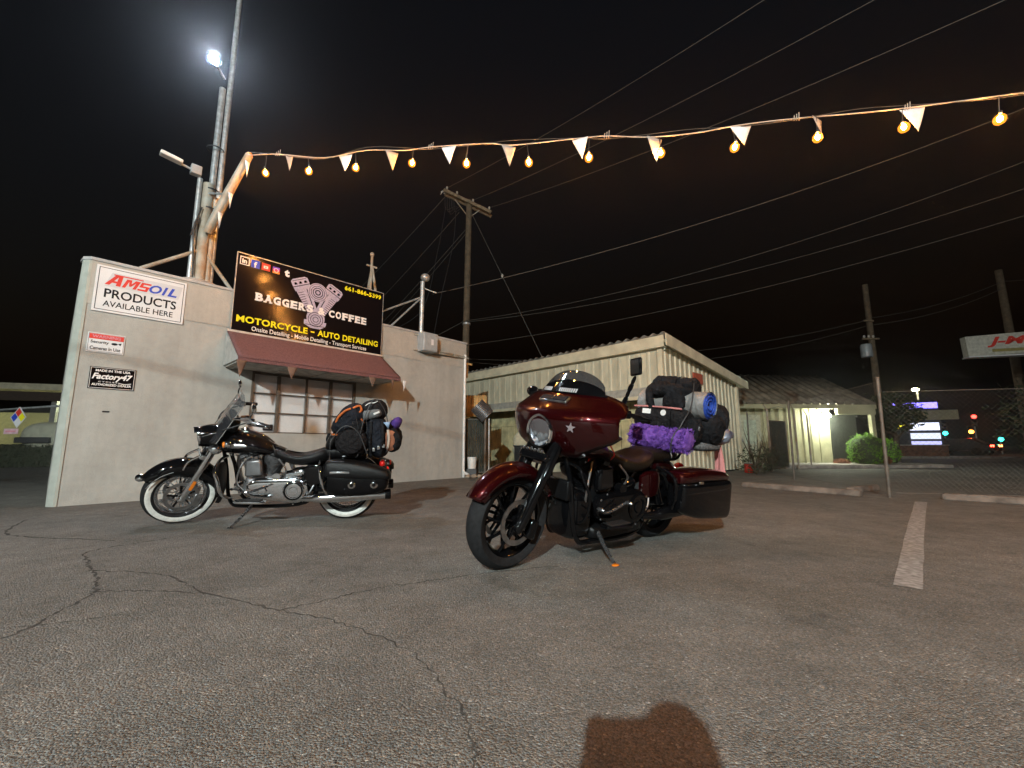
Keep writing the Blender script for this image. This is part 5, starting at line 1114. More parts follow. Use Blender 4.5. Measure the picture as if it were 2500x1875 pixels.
d4 = lug('grey_helmet_bag', 'grey and black rounded bag topping the black motorcycle stack', 'bag', BM, (-.25,.03,1.20)); b_ = MB(); b_.ell((0,0,0), (.15,.15,.125), 48, 30, e=2.2, rot=Matrix.Rotation(R(16),3,'Y'), amp=.012, seed=6); obj('bag_shell', b_, M['mesh_black'], d4)
b_ = MB(); b_.ell((.015,.085,-.035), (.115,.085,.062), 48, 30, e=2.6, rot=Matrix.Rotation(R(14),3,'Y')); obj('grey_panel', b_, M['cloth_grey'], d4)
b_ = MB().box((-.045,.166,-.02), (.07,.012,.022), Matrix.Rotation(R(24),3,'Y')); obj('reflective_tab', b_, M['white_cloth'], d4, bevel=.004)
b_ = MB(); b_.tube([(.08,.115,.055),(.04,.12,.085),(-.01,.115,.09),(-.05,.11,.11)], .005, 6, sm=5); obj('zip_cord', b_, M['white_cloth'], d4)
d5 = lug('rear_stuff_sack', 'tall black stuff sack standing behind the round duffel', 'bag', BM, (-.30,0,.905)); b_ = MB(); b_.ell((0,.03,0), (.125,.20,.235), 48, 30, e=2.5, rot=Matrix.Rotation(R(8),3,'Y'), amp=.02, freq=7, seed=7); obj('sack_body', b_, M['cloth_navy'], d5)
for k in range(3): obj('buckle', MB().box((.02-.05*k,.225,-.12+.02*k), (.03,.012,.04)), M['satin'], d5, bevel=.004)
strap([(.06,.20,.18),(.06,.245,0),(.05,.21,-.2)], .03, 'cloth_black', d5); strap([(-.06,.19,.2),(-.07,.24,0),(-.05,.20,-.2)], .03, 'cloth_black', d5)
d6 = lug('purple_bundle', 'small purple bundle hanging at the rear of the black motorcycle', 'bundle', BM, (-.49,.02,1.05)); b_ = MB(); b_.ell((0,0,0), (.055,.09,.085), 48, 30, e=2.4, rot=Matrix.Rotation(R(-35),3,'Y'), amp=.02, seed=8); obj('bundle_cloth', b_, M['purple_cloth'], d6); b_ = MB(); b_.ell((.055,.03,-.07), (.06,.09,.08), 18, 12, amp=.02, seed=9); obj('black_wrap', b_, M['cloth_black'], d6); obj('white_tag', MB().box((-.01,.105,-.085), (.03,.01,.05)), M['white_cloth'], d6)
d7 = lug('brown_bedroll', 'black and rust brown bedroll slung low at the rear', 'bedroll', BM, (-.47,0,.88)); b_ = rolled(.40,.095,amp=.012,seed=10); b_.xf(Matrix.Scale(1.35,4,(0,0,1))); obj('roll_cloth', b_, M['cloth_black'], d7)
b_ = MB(); b_.lathe([(.001,.01),(.04,.012),(.075,.0)], (.02,.19,0), (0,1,0), 20); b_.xf(Matrix.Scale(1.5,4,(0,0,1))); obj('rust_end', b_, M['rust_cloth'], d7); b_ = MB(); b_.tube([(.05,.20,.12),(.035,.215,.02),(.045,.21,-.08)], .014, 8, sm=4); obj('pale_fold', b_, mat('pale_tan_cloth', (.42,.33,.27), .8), d7)
b_ = MB().add([(.10,.20,.20),(.03,.20,.21),(.045,.20,.13)], [(0,1,2)]); obj('blue_scrap', b_, M['lightblue'], d7, solid=.006)

# ---- red motorcycle: camping load
e1 = lug('purple_plush_roll', 'fluffy purple blanket roll across the red motorcycle seat', 'blanket', RM, (.01,.05,.885)); b_ = rolled(.58,.098,40,.022,14,11,50); obj('plush_cloth', b_, M['purple_fur'], e1)
tuft = MB(); rnd = random.Random(4)
for i in range(2600):
    a = rnd.uniform(0,6.283); y = rnd.uniform(-.28,.28); r_2 = .092*(1+.10*noise.noise(Vector((math.cos(a)*2, y*14, math.sin(a)*2)))); p = Vector((r_2*math.cos(a), y, r_2*math.sin(a))); nrm = Vector((math.cos(a), rnd.uniform(-.5,.5), math.sin(a))).normalized(); t_ = nrm.orthogonal().normalized(); t_ = Matrix.Rotation(rnd.uniform(0,3),3,nrm) @ t_; L_ = rnd.uniform(.012,.028)
    tuft.add([p-t_*.007, p+t_*.007, p+nrm*L_+t_*rnd.uniform(-.01,.01)], [(0,1,2)])
obj('plush_pile', tuft, M['purple_fur'], e1, ang=0)
e2 = lug('silver_foam_roll', 'silver foil sleeping mat roll with blue ends on the red motorcycle', 'sleeping mat', RM, (-.24,.03,1.20)); b_ = MB(); b_.lathe([(.125,-.33),(.128,-.1),(.122,.1),(.127,.33)], (0,0,0), (0,1,0), 36); b_.lathe([(.118,.33),(.118,-.33)], (0,0,0), (0,1,0), 36); obj('foil_skin', b_, M['foil'], e2)
for s in (1,-1):
    sp_ = MB()
    rows = [[(r_2*math.cos(a), s*y, r_2*math.sin(a)) for a, r_2 in zip(np.linspace(0, 6*math.pi, 90), np.linspace(.122,.03,90))] for y in (.318,.334)]
    sp_.grid(rows)
    sp_.lathe([(.001,s*.322),(.119,s*.322)], (0,0,0), (0,1,0), 30)
    obj('blue_inner', sp_, M['blue'], e2, solid=.004)
strap([(.13,.0,-.05),(.08,.0,.115),(-.04,.0,.135),(-.13,.0,.0)], .05, 'cloth_black', e2); strap([(.13,.12,-.05),(.08,.14,.11),(-.04,.15,.135),(-.13,.16,.0)], .05, 'cloth_black', e2)
e3 = lug('top_black_duffel', 'soft black duffel lying on top of the silver mat roll', 'bag', RM, (-.27,.0,1.36)); b_ = rolled(.42,.095,44,.022,9,12,40); b_.xf(Matrix.Scale(1.25,4,(1,0,0))); obj('bag_body', b_, M['cloth_black'], e3); b_ = MB(); b_.tube([(.05,-.19,.0),(.17,-.16,-.05),(.25,-.10,-.14),(.27,-.05,-.22)], [.045,.04,.035,.03], 12, sm=4); obj('bag_tail', b_, M['cloth_black'], e3); strap([(.12,.05,-.06),(.10,.06,.06),(-.02,.07,.10),(-.12,.08,.02)], .035, 'cloth_black', e3)
obj('zip_pull', MB().box((.03,.20,-.02), (.012,.01,.05)), M['satin'], e3)
e4 = lug('labelled_black_case', 'black soft case with two white labels under the mat roll', 'case', RM, (-.10,.0,1.055)); b_ = MB(); b_.ell((0,0,0), (.12,.27,.11), 48, 30, e=4, ez=3.5, amp=.012, seed=13); obj('case_body', b_, M['mesh_black'], e4)
obj('white_label', MB().box((.119,-.10,.06), (.006,.085,.045), Matrix.Rotation(R(-6),3,'Y')), M['white_cloth'], e4); obj('emblem_label', MB().lathe([(.001,.004),(.026,.004),(.028,0)], (.118,.07,.055), (1,0,.1), 16), M['white_cloth'], e4); b_ = MB(); b_.tube([(.11,-.24,.10),(.115,0,.105),(.11,.24,.10)], .008, 6, sm=4); obj('zip_line', b_, M['pink'], e4)
strap([(.10,.14,.10),(.135,.15,.0),(.12,.16,-.11)], .045, 'cloth_black', e4); 
e5 = lug('round_black_bag', 'round black bag facing out on the left of the red load', 'bag', RM, (-.35,.17,1.0)); b_ = MB(); b_.ell((0,.04,0), (.165,.22,.165), 48, 30, e=2.3, amp=.02, freq=7, seed=14); obj('bag_body', b_, M['cloth_black'], e5); b_ = MB(); b_.lathe([(.10,.225),(.13,.215),(.135,.205)], (0,0,0), (0,1,0), 28); obj('draw_collar', b_, M['cloth_black'], e5); b_ = MB(); b_.tube([(-.10,.12,.13),(-.145,.18,.07),(-.16,.20,-.02),(-.14,.19,-.09)], .010, 6, sm=5); obj('tan_cord', b_, mat('tan_cord', (.48,.38,.28), .7), e5)
e6 = lug('silver_blue_sack', 'crinkled silver and blue sack at the rear of the red load', 'bag', RM, (-.66,.16,1.03)); b_ = MB(); b_.ell((0,.02,.04), (.12,.15,.17), 48, 30, e=2.3, amp=.03, freq=9, seed=15); obj('sack_top', b_, M['cloth_black'], e6); b_ = MB(); b_.ell((-.015,.04,-.085), (.115,.155,.085), 48, 30, e=2.4, amp=.03, freq=12, seed=16); obj('shiny_base', b_, M['silver_bag'], e6)
e7 = lug('pink_striped_towel', 'pink striped towel hanging off the rear of the red motorcycle', 'towel', RM, (-.64,.26,.85)); rows = []
for v in np.linspace(0,1,12): rows.append([(-.05*v+.012*math.sin(u*9+v*3), (u-.5)*.10*(.55+.45*v)+.02*v, -.30*v) for u in np.linspace(0,1,14)])
obj('towel_cloth', MB().grid(rows), M['pink'], e7, solid=.006)
for k in range(4):
    rows = [[(-.05*v+.012*math.sin(u*9+v*3)+.0, (u-.5)*.10*(.55+.45*v)+.02*v+.001, -.30*v) for u in (k*.25+.05, k*.25+.12)] for v in np.linspace(0,1,12)]; obj('pale_stripe', MB().grid(rows), M['t_pink'], e7, solid=-.003)
e8 = lug('grey_mesh_bundle', 'grey mesh bundle strapped under the round black bag', 'bundle', RM, (-.38,.12,.845)); b_ = MB(); b_.ell((0,.06,0), (.20,.19,.055), 48, 30, e=2.6, amp=.012, seed=17); obj('mesh_cloth', b_, mat('grey_mesh', (.085,.08,.08), .85, 0, bump=1.0, bs=160, var=.4, vs=60), e8)
e9 = lug('green_dry_bag', 'dark green dry bag wedged behind the purple roll', 'bag', RM, (-.12,0,.88)); b_ = rolled(.50,.075,36,.012,8,18,30); obj('bag_body', b_, mat('dark_green_vinyl', (.02,.055,.012), .45), e9)

# bungee cords over both loads
def bungee(label, BMx, pts, m, r=.006):
    t = thing('bungee_cord', label, 'cord', M=BMx @ Matrix.Translation(pts[0])); p0 = Vector(pts[0]); b_ = MB(); b_.tube([Vector(p)-p0 for p in pts], r, 6, sm=7); obj('elastic', b_, M[m], t)
    for p in (pts[0], pts[-1]): b_ = MB(); q = Vector(p)-p0; b_.tube([q, q+Vector((0,.012,-.03)), q+Vector((.01,.02,-.045))], .004, 5); obj('hook', b_, M['zinc'], t)
bungee('black bungee cord over the top of the red motorcycle load', RM, [(.08,.20,.80),(.05,.27,1.02),(-.06,.28,1.17),(-.16,.24,1.33),(-.30,.16,1.44),(-.42,.10,1.30),(-.46,.30,1.02),(-.42,.26,.80)], 'black_wire')
bungee('black bungee cord wrapped round the purple roll', RM, [(.10,.22,.78),(.125,.24,.90),(.02,.25,1.00),(-.10,.26,.93),(-.11,.24,.80)], 'black_wire')
bungee('black bungee cord crossing the round duffel', BM, [(.16,.24,.72),(.14,.29,.88),(.02,.30,1.04),(-.12,.29,.98),(-.22,.26,.74)], 'black_wire')
bungee('black bungee cord looped over the black motorcycle stack', BM, [(-.12,.22,.76),(-.15,.27,1.0),(-.20,.25,1.2),(-.28,.2,1.33),(-.40,.18,1.15),(-.42,.22,.80)], 'black_wire', .005)

e10 = lug('crumpled_black_jacket', 'crumpled black jacket stuffed over the silver mat roll', 'jacket', RM, (-.20,-.02,1.315)); b_ = MB(); b_.ell((0,0,0), (.15,.22,.075), 48, 24, e=2.3, amp=.05, freq=8, seed=31); b_.ell((.12,.12,-.10), (.05,.10,.13), 32, 20, e=2.3, amp=.035, freq=10, seed=32); obj('jacket_cloth', b_, M['cloth_black'], e10)
e11 = lug('black_hip_pouch', 'small black pouch hanging on the left of the labelled case', 'pouch', RM, (-.14,.27,.98)); b_ = MB(); b_.ell((0,0,0), (.10,.07,.11), 32, 20, e=2.6, amp=.025, freq=10, seed=33); obj('pouch_body', b_, M['cloth_black'], e11); obj('pouch_buckle', MB().box((.03,.075,.02), (.025,.01,.035)), M['zinc'], e11, bevel=.003)
# ================================================================== string lights and pennants
BP = [(-4.047,6.4,5.26),(-3.222,6.197,5.15),(-2.401,5.995,5.063),(-1.483,5.792,4.994),(-.652,5.59,4.847),(.231,5.387,4.722),(1.027,5.184,4.642),(1.911,4.982,4.557),(2.76,4.779,4.486),(3.631,4.577,4.457),(4.46,4.374,4.417),(5.323,4.171,4.356),(6.17,3.96,4.33),(7.02,3.76,4.31),(7.88,3.55,4.33)]
CP = [(-4.44,6.53,5.66),(-4.325,6.461,5.588),(-3.829,6.339,5.514),(-2.969,6.137,5.30),(-2.249,5.954,5.29),(-1.605,5.812,5.183),(-1.207,5.731,5.175),(-.371,5.529,5.078),(.026,5.428,4.975),(.844,5.245,4.928),(1.261,5.144,4.889),(1.773,5.022,4.776),(2.312,4.88,4.72),(2.837,4.759,4.735),(3.444,4.637,4.722),(4.053,4.496,4.669),(4.535,4.374,4.633),(5.259,4.171,4.588),(6.2,3.95,4.57),(7.9,3.55,4.56),(10.5,2.9,4.85)]
M['cord'] = mat('pale_rope_cord', (.42,.36,.30), .6, 0, var=.15)
cb = MB(); cb.tube(interp(CP, 5), .008, 6); sc_ = tag(obj('light_cord', cb, M['cord']), 'pale sagging cord carrying the string bulbs from mast to right edge', 'cord')
c2 = [(x, y+.012*math.sin(i*2.1), z+.05*math.sin(i*1.7+.5)+.015) for i, (x, y, z) in enumerate(CP)]
cb = MB(); cb.tube(interp(c2, 5), .0045, 5); tag(obj('support_wire', cb, M['wire']), 'thin support wire twisted along the string light cord', 'wire')
kn = MB()
for i in (2, 6, 10, 14, 16):
    p = Vector(CP[i]); kn = MB()
    for k in range(3): kn.tube([p+Vector((.03*k-.03,0,-.03)), p+Vector((.03*k-.02,.0,.04+.02*k))], .005, 5)
    obj('cord_knot', kn, M['cord'], sc_)
def nearest_on_cord(p):
    pts = interp(CP, 12); return Vector(min(pts, key=lambda q: (q[0]-p[0])**2+(q[1]-p[1])**2))
ordn = ['first','second','third','fourth','fifth','sixth','seventh','eighth','ninth','tenth','eleventh','twelfth','thirteenth','fourteenth','fifteenth']
bulb_me = tomesh('bulb_glass', MB().lathe([(.0005,-.098),(.022,-.094),(.044,-.075),(.054,-.046),(.051,-.018),(.036,.004),(.020,.02),(.014,.026)], (0,0,0), (0,0,1), 18)); bulb_me.materials.append(M['bulb_glass'])
fil_me = tomesh('filament', MB().ell((0,0,-.032), (.023,.023,.032), 12, 8)); fil_me.materials.append(M['bulb'])
sock_me = tomesh('socket', MB().lathe([(.0005,.062),(.010,.062),(.016,.055),(.017,.026),(.013,.024),(.0005,.024)], (0,0,0), (0,0,1), 12)); sock_me.materials.append(M['plastic_dark'])
for i, b in enumerate(BP):
    t = thing('string_bulb', '%s warm string bulb counted from the steel mast' % ordn[i], 'light bulb', b, 0, 'warm string bulbs')
    t.rotation_euler = (random.uniform(-.2,.2), random.uniform(-.2,.2), 0)
    obj('glass', bulb_me, None, t); obj('filament', fil_me, None, t); obj('socket', sock_me, None, t)
    q = nearest_on_cord(b)-Vector(b); dw = MB(); dw.tube([(0,0,.06), (q.x*.6, q.y*.6, q.z*.7), (q.x, q.y, q.z)], .005, 5)
    o = obj('drop_wire', dw, M['black_wire'], t); 
    o.matrix_parent_inverse = Matrix.Identity(4); o.rotation_euler = t.rotation_euler.to_matrix().inverted().to_euler()
# pennants: top edge centre x-fraction along the cord (px-derived), width, height, twist
PN = [(-3.62,.10,.24,25),(-2.62,.20,.25,-5),(-1.80,.17,.30,60),(-.92,.20,.26,0),(-.05,.18,.27,50),(.93,.19,.26,-10),(1.83,.20,.30,55),(2.82,.22,.24,10),(3.68,.17,.25,60),(4.60,.22,.27,0)]
pts_c = interp(CP, 14)
for i, (x, w_, h_, tw) in enumerate(PN):
    w_ *= 1.15; h_ *= 1.12
    p = Vector(min(pts_c, key=lambda q: abs(q[0]-x))); 
    t = thing('pennant', '%s triangular pennant on the light cord counted from the mast' % ordn[i], 'pennant', p, R(-13+tw*.6), 'pennants on the light cord')
    rows = []
    for v in np.linspace(0, 1, 7): rows.append([(u*w_*.5*(1-v)+.0+.02*v, .012*math.sin(3*v+i)+.008*u*math.sin(i), -.012-h_*v) for u in np.linspace(-1, 1, 5)])
    obj('flag_cloth', MB().grid(rows), M['pennant'] if i % 2 else M['pennant_dim'], t, solid=.0016)
# pennants under the awning edge
bpy.context.view_layer.update()
for i, (s, w_, h_, m, nm) in enumerate([(1.80,.15,.27,'pennant_red','brown pennant hanging at the left corner of the awning'), (2.55,.18,.22,'pennant_red','brown pennant hanging left of the awning centre'), (4.02,.17,.21,'pennant_red','brown pennant hanging right of the awning centre'), (4.45,.06,.25,'pennant_red','narrow dark pennant near the right end of the awning'), (4.72,.08,.23,'pennant','narrow white pennant at the right tip of the awning')]):
    t = thing('awning_pennant', nm, 'pennant', W(s, AO+.02, AZ-.035), WZ, 'pennants under the awning'); rows = []
    for v in np.linspace(0, 1, 7): rows.append([(u*w_*.5*(1-v)-.01*v, .01*math.sin(3*v+i), -h_*v) for u in np.linspace(-1, 1, 5)])
    obj('flag_cloth', MB().grid(rows), M[m], t, solid=.0016)

# ================================================================== utility poles and wires
PB = Vector((-1.98, 17.5, 0)); PH = 11.55
up = thing('utility_pole', 'tall wooden utility pole with a tilted crossarm behind the building', 'utility pole', PB)
m_ = MB(); m_.tube([(0,0,0),(.08,0,PH)], [.165,.125], 14); obj('pole_shaft', m_, M['wood_pole'], up)
ca_ = Matrix.Rotation(R(27), 3, 'Y')     # seen tilted down to the right
for dy in (-.17, .17):
    m_ = MB().box((.02, dy, PH-.12), (2.35, .10, .13), ca_); obj('crossarm', m_, M['dark_wood'], up, bevel=.01)
for u in (-1.05, -.55, .25, 1.05):
    for dy in (-.17, .17):
        p = Vector((.02, dy, PH-.12))+ca_ @ Vector((u, 0, .065)); obj('insulator', MB().lathe([(.001,.15),(.03,.145),(.05,.11),(.035,.09),(.05,.06),(.03,.045),(.018,.04),(.018,0)], p, (0,0,1), 12), M['porcelain'], up)
m_ = MB(); 
for k in range(7): m_.ell((-1.15+.06*k, .02*k, PH+.42+.05*math.sin(k*2)), (.045,.045,.04), 8, 6)
m_.tube([(-1.2,0,PH+.3),(-1.05,0,PH+.5),(-.85,0,PH+.42)], .02, 6); obj('arm_hardware', m_, M['porcelain'], up)
for q in [((-.55,0,PH+.05),(.04,0,PH-.75)), ((.55,0,PH-.45),(.04,0,PH-.85))]: 
    m_ = MB(); m_.tube(q, .02, 6); obj('arm_brace', m_, M['steel_rust'], up)
m_ = MB()
for k in range(5): m_.tube([(-1.0+.1*k,.0,PH+.2-.05*k),(-.95+.1*k,.1,PH-.35-.12*(k % 3)),(-.5+.08*k,.0,PH-.25)], .008, 4, sm=4)
obj('jumper_wire', m_, M['black_wire'], up)
obj('strap_band', MB().lathe([(.17,-.04),(.175,-.04),(.175,.04),(.17,.04)], (.05,0,5.9), (0,0,1), 16), M['steel'], up)
def wire(label, a, b, sag, r=.012, n=28, m='wire', mid=None):
    a, b = Vector(a), Vector(b); pts = []
    for i in range(n+1):
        t = i/n; p = a.lerp(b, t); p.z -= sag*4*t*(1-t); pts.append(p)
    mb = MB(); mb.tube(pts, r, 5); return tag(obj('overhead_wire', mb, M[m]), label, 'wire', 'overhead wires')
# three line wires from the crossarm to the upper right (towards and over the camera)
def arm(u, dy): return PB+Vector((.02, dy, PH-.12))+ca_ @ Vector((u, 0, .2))
wire('highest line wire running from the crossarm to the top edge', arm(-1.05,-.17), (9.0, 4.4, 10.4), .35, .010)
wire('middle line wire running from the crossarm to the top edge', arm(.25,-.17), (10.4, 4.6, 9.85), .35, .010)
wire('lowest of the three line wires leaving the crossarm right', arm(1.05,-.17), (12.2, 5.0, 9.5), .4, .010)
# wires to the lower left behind the billboard
wire('upper wire dropping left from the crossarm behind the billboard', arm(-1.05,.17), (-13.5, 24, 5.2), .3, .012)
wire('second wire dropping left from the crossarm behind the billboard', PB+Vector((-.35,0,PH-.55)), (-12.5, 24, 4.2), .3, .012)
wire('third wire dropping left from the pole behind the billboard', PB+Vector((0,0,PH-1.3)), (-11.5, 24, 3.6), .25, .014)
wire('fourth wire dropping left from the pole just below the third', PB+Vector((0,0,PH-1.5)), (-11.3, 24, 3.2), .25, .012)
# telephone wires low across to the right
wire('uppermost slack telephone wire sweeping right from the service pipe', W(6.2,-.3,4.66), (14.5, 7.2, 9.2), .55, .009, 40)
wire('second slack telephone wire sweeping right from the pole', PB+Vector((0,-.15,6.0)), (17.0, 8.8, 9.4), .9, .011, 40)
wire('third slack telephone wire sweeping right from the pole', PB+Vector((0,-.15,5.95)), (18.0, 9.0, 8.9), .9, .011, 40)
wire('lowest slack telephone wire sweeping right from the pole', PB+Vector((0,-.15,4.95)), (19.0, 9.2, 8.4), .7, .011, 40)
wire('thin drop wire from the pole down left behind the pipe', PB+Vector((-.05,-.1,6.0)), (-8.6, 20, 3.6), .1, .012)
P2 = Vector((19.5, 22.5, 0)); P3 = Vector((29.6, 24.5, 0))
wire('far upper cable between the shed roof and the distant pole', (-6.5, 21, 5.4), P2+Vector((0,0,7.6)), 1.1, .016, 40)
wire('far lower cable between the shed roof and the distant pole', (-6.5, 21.3, 5.6), P2+Vector((0,0,7.3)), 1.5, .013, 40)
wire('cable from the distant pole to the right hand pole', P2+Vector((0,0,7.7)), P3+Vector((0,0,10.6)), .3, .02)
wire('second cable from the distant pole to the right hand pole', P2+Vector((0,0,7.3)), P3+Vector((0,0,10.2)), .35, .02)
wire('cable leaving the right hand pole beyond the frame edge', P3+Vector((0,0,10.6)), (45, 27, 13.5), .3, .02)
gw = tag(obj('guy_wire', MB().tube([PB+Vector((.15,-.12,PH-.55)), (1.35,15.6,3.6)], .016, 6), M['wire']), 'guy wire slanting down right from the pole to the shed roof', 'wire')
mb = MB(); p = (PB+Vector((.15,-.12,PH-.55))).lerp(Vector((1.35,15.6,3.6)), .45); mb.ell(p, (.05,.05,.09), 10, 8); obj('strain_insulator', mb, M['porcelain'], gw)
tw_ = MB(); tw_.tube([PB+Vector((-.95,0,PH-.3)), PB+Vector((-1.2,-.3,PH-2.5)), PB+Vector((-1.7,-.6,6.4)), PB+Vector((-3.0,-1,5.2))], .012, 5, sm=6); tag(obj('service_cable', tw_, M['black_wire']), 'dark twisted service cable hanging left from the crossarm', 'cable')
tw_ = MB(); tw_.tube([PB+Vector((-.5,0,PH-.5)), PB+Vector((-.55,-.3,PH-2.2)), PB+Vector((-1.0,-.7,6.5)), PB+Vector((-1.25,-1,4.2))], .012, 5, sm=6); tag(obj('service_cable', tw_, M['black_wire']), 'dark service cable dropping beside the pole to the roof', 'cable')
u2 = thing('utility_pole', 'distant thin utility pole with a transformer right of the office', 'utility pole', P2); m_ = MB(); m_.tube([(0,0,0),(.02,0,9.6)], [.19,.13], 10); obj('pole_shaft', m_, M['wood_pole'], u2)
obj('transformer', MB().lathe([(.001,0),(.24,0),(.26,.05),(.26,.62),(.22,.70),(.001,.72)], (-.42,-.1,5.5), (0,0,1), 16), M['grey_box'], u2)
for z, w_ in ((7.5,.5), (6.5,.9)): m_ = MB().box((-.15,-.15,z), (w_,.08,.08)); obj('bracket', m_, M['dark_wood'], u2)
for k in range(3): obj('insulator', MB().lathe([(.001,.16),(.05,.14),(.06,.05),(.02,0)], (-.5+.25*k,-.15,6.54), (0,0,1), 10), M['porcelain'], u2)
u3 = thing('utility_pole', 'leaning wooden pole behind the red lettered sign', 'utility pole', P3); m_ = MB(); m_.tube([(0,0,0),(-.15,0,11.3)], [.24,.17], 10); obj('pole_shaft', m_, M['wood_pole'], u3)
# ================================================================== distant street, right
rs = thing('street_sign_box', 'white box sign with red lettering at the right edge', 'sign', (21.9,20,5.05), R(-18))
obj('sign_box', MB().box((1.9,.2,.52), (3.8,.4,1.0), Matrix.Rotation(R(-2),3,'Y')), mat('dirty_white_sign', (.50,.50,.44), .6), rs, bevel=.02)
letters('sign_lettering', rs, 'J-M-W', .75, .36, 2.7, .50, .012, M['t_red'], bold=.04, shear=.3); rect('sign_strip', rs, .9, 3.6, .14, .28, .012, mat('olive_strip', (.28,.24,.08), .6))
obj('sign_foot', MB().box((1.9,.2,-.05), (3.8,.5,.06)), M['sign_white'], rs); m_ = MB(); m_.tube([(3.0,.25,-5.05),(3.0,.25,0)], .12, 12); obj('sign_post', m_, M['steel'], rs)
gs = thing('fuel_price_sign', 'lit fuel price sign with blue white and yellow panels', 'sign', (28.0,29.5,0), R(-25))
obj('sign_frame', MB().box((0,.2,2.1), (2.6,.3,3.3)), M['plastic_dark'], gs)
E_ = lambda n, c, s: emitter(n, c, s)
for nm, x0, x1, z0, z1, mm in [('blue_panel',-1.2,1.2,3.35,3.75,E_('panel_blue',(.22,.18,1.0),3.2)),('canopy_panel',-1.6,2.2,2.55,3.2,mat('canopy_paint',(.35,.32,.2),.6)),('white_panel',-.4,1.15,1.85,2.35,E_('panel_white',(.75,.80,1.0),2.2)),('price_panel',-.4,1.15,1.25,1.65,E_('panel_price',(.65,.72,.9),1.4)),('price_panel',-.4,1.15,.75,1.1,E_('panel_price2',(.50,.50,.95),1.4)),('yellow_panel',-1.15,-.4,1.95,2.25,E_('panel_yellow',(.85,.75,.05),2.0))]:
    obj(nm, MB().box(((x0+x1)/2,.02,(z0+z1)/2), (x1-x0,.06,z1-z0)), mm, gs)
for x in (-1.1, 1.1): obj('sign_post', MB().box((x,.2,.8), (.16,.16,1.6)), M['steel'], gs)
hl = thing('street_lamp', 'distant glowing street lamp above the fuel price sign', 'street lamp', (28.8,30,0)); m_ = MB(); m_.tube([(0,0,0),(0,0,4.6),(-.3,-.2,4.75)], .06, 8); obj('lamp_post', m_, M['steel'], hl); m_ = MB(); m_.ell((-.4,-.3,4.7), (.22,.14,.10), 12, 8); obj('lamp_head', m_, E_('street_lamp_glow', (1.0,.86,.45), 120), hl)
def signal(label, p, lit, ci):
    t = thing('traffic_signal', label, 'traffic light', p, R(-30)); obj('signal_body', MB().box((0,.12,0), (.42,.22,1.15)), M['plastic_dark'], t, bevel=.02)
    for k, c in enumerate([(1.0,.03,.02),(1.0,.30,.03),(.02,.85,.62)]):
        m_ = MB(); m_.ell((0,0,.36-.36*k), (.19,.07,.17), 12, 8); obj('signal_lens', m_, E_('lens_%d_%d' % (ci, k), c, 14.0) if k == lit else M['t_black'], t)
    m_ = MB(); m_.tube([(0,.15,-p[2]),(0,.15,-.55)], .06, 8); obj('signal_post', m_, M['steel'], t)
signal('far green traffic signal left of the pair', (40.5,40,2.3), 2, 0); signal('far red traffic signal above the street', (44.5,41,3.2), 0, 1); signal('far green traffic signal at the right of the pair', (46.2,40.5,1.75), 2, 2); signal('far amber traffic signal beside the red one', (43.6,40.6,2.1), 1, 3)
def far_car(label, p, rz, lights, c):
    t = thing('distant_car', label, 'car', p, rz); prof = [(-2.1,.35),(-2.1,.85),(-1.7,.95),(-1.0,1.42),(.5,1.42),(1.1,.98),(2.0,.85),(2.15,.4)]
    mb = MB(); rings = [[(x, y, z*(.97 if abs(y) > .8 else 1)) for x, z in prof] for y in (-.85,-.6,.6,.85)]; mb.loft(rings); obj('body', mb, mat('far_car_paint', c, .3, 0, coat=1), t, bevel=.05)
    for x in (-1.3, 1.3):
        for y in (-.8, .8): obj('wheel', MB().lathe([(.0,-.1),(.32,-.1),(.32,.1),(.0,.1)], (x,y,.32), (0,1,0), 16), M['rubber'], t)
    for y in (-.6, .6): m_ = MB(); m_.ell((-2.12,y,.78), (.04,.16,.09), 10, 6); obj('tail_light', m_, E_('tail_glow', *lights), t)
far_car('far dark car with red tail lights left of the signals', (38.2,37.0,0), R(125), ((1.0,.04,.02), 22.0), (.03,.03,.035)); far_car('far small car with orange tail lights on the street', (40.6,38.5,0), R(125), ((1.0,.25,.05), 16.0), (.06,.05,.05))
def dark_tree(label, c, r, h, seed, n=1600):
    t = thing('dark_tree', label, 'tree', c); m_ = MB(); m_.tube([(0,0,0),(.1,0,h*.5),(.05,.1,h*.8)], [.16,.10,.05], 8)
    for k in range(5): a = k*1.3; m_.tube([(.1,0,h*.45+k*.1),(math.cos(a)*r*.6, math.sin(a)*r*.6, h*.75)], [.06,.02], 6)
    obj('trunk', m_, M['bark'], t); obj('crown', leaves(n, (0,0,h), (r,r,r*.8), .13, seed, .15), M['dark_leaf'], t, ang=0)
dark_tree('dark unlit tree beside the office gable', (17.2,19.3,0), 1.15, 2.3, 21); dark_tree('dark shrub tree at the far right corner behind the fence', (20.5,15.5,0), 2.0, 1.9, 24)
hg = thing('low_brick_planter', 'low brown planter wall below the fuel price sign', 'planter', (25.6,28.6,0), R(-25)); obj('planter_wall', MB().box((0,0,.40), (5.0,.4,.8)), mat('brown_brick', (.16,.07,.04), .8, 0, var=.3, vs=6), hg, bevel=.02); obj('planter_cap', MB().box((0,0,.83), (5.1,.5,.07)), M['concrete'], hg)
wh = thing('pale_roofed_carport', 'dim carport roof edge at the far right', 'carport', (36,28,0), R(-20)); obj('carport_roof', MB().box((6,2,3.2), (12,4,.25), Matrix.Rotation(R(-6),3,'Y')), mat('carport_roof_paint', (.30,.26,.16), .7), wh)
for x in (1,11): obj('carport_post', MB().box((x,.3,1.5), (.18,.18,3.0)), M['steel_rust'], wh)

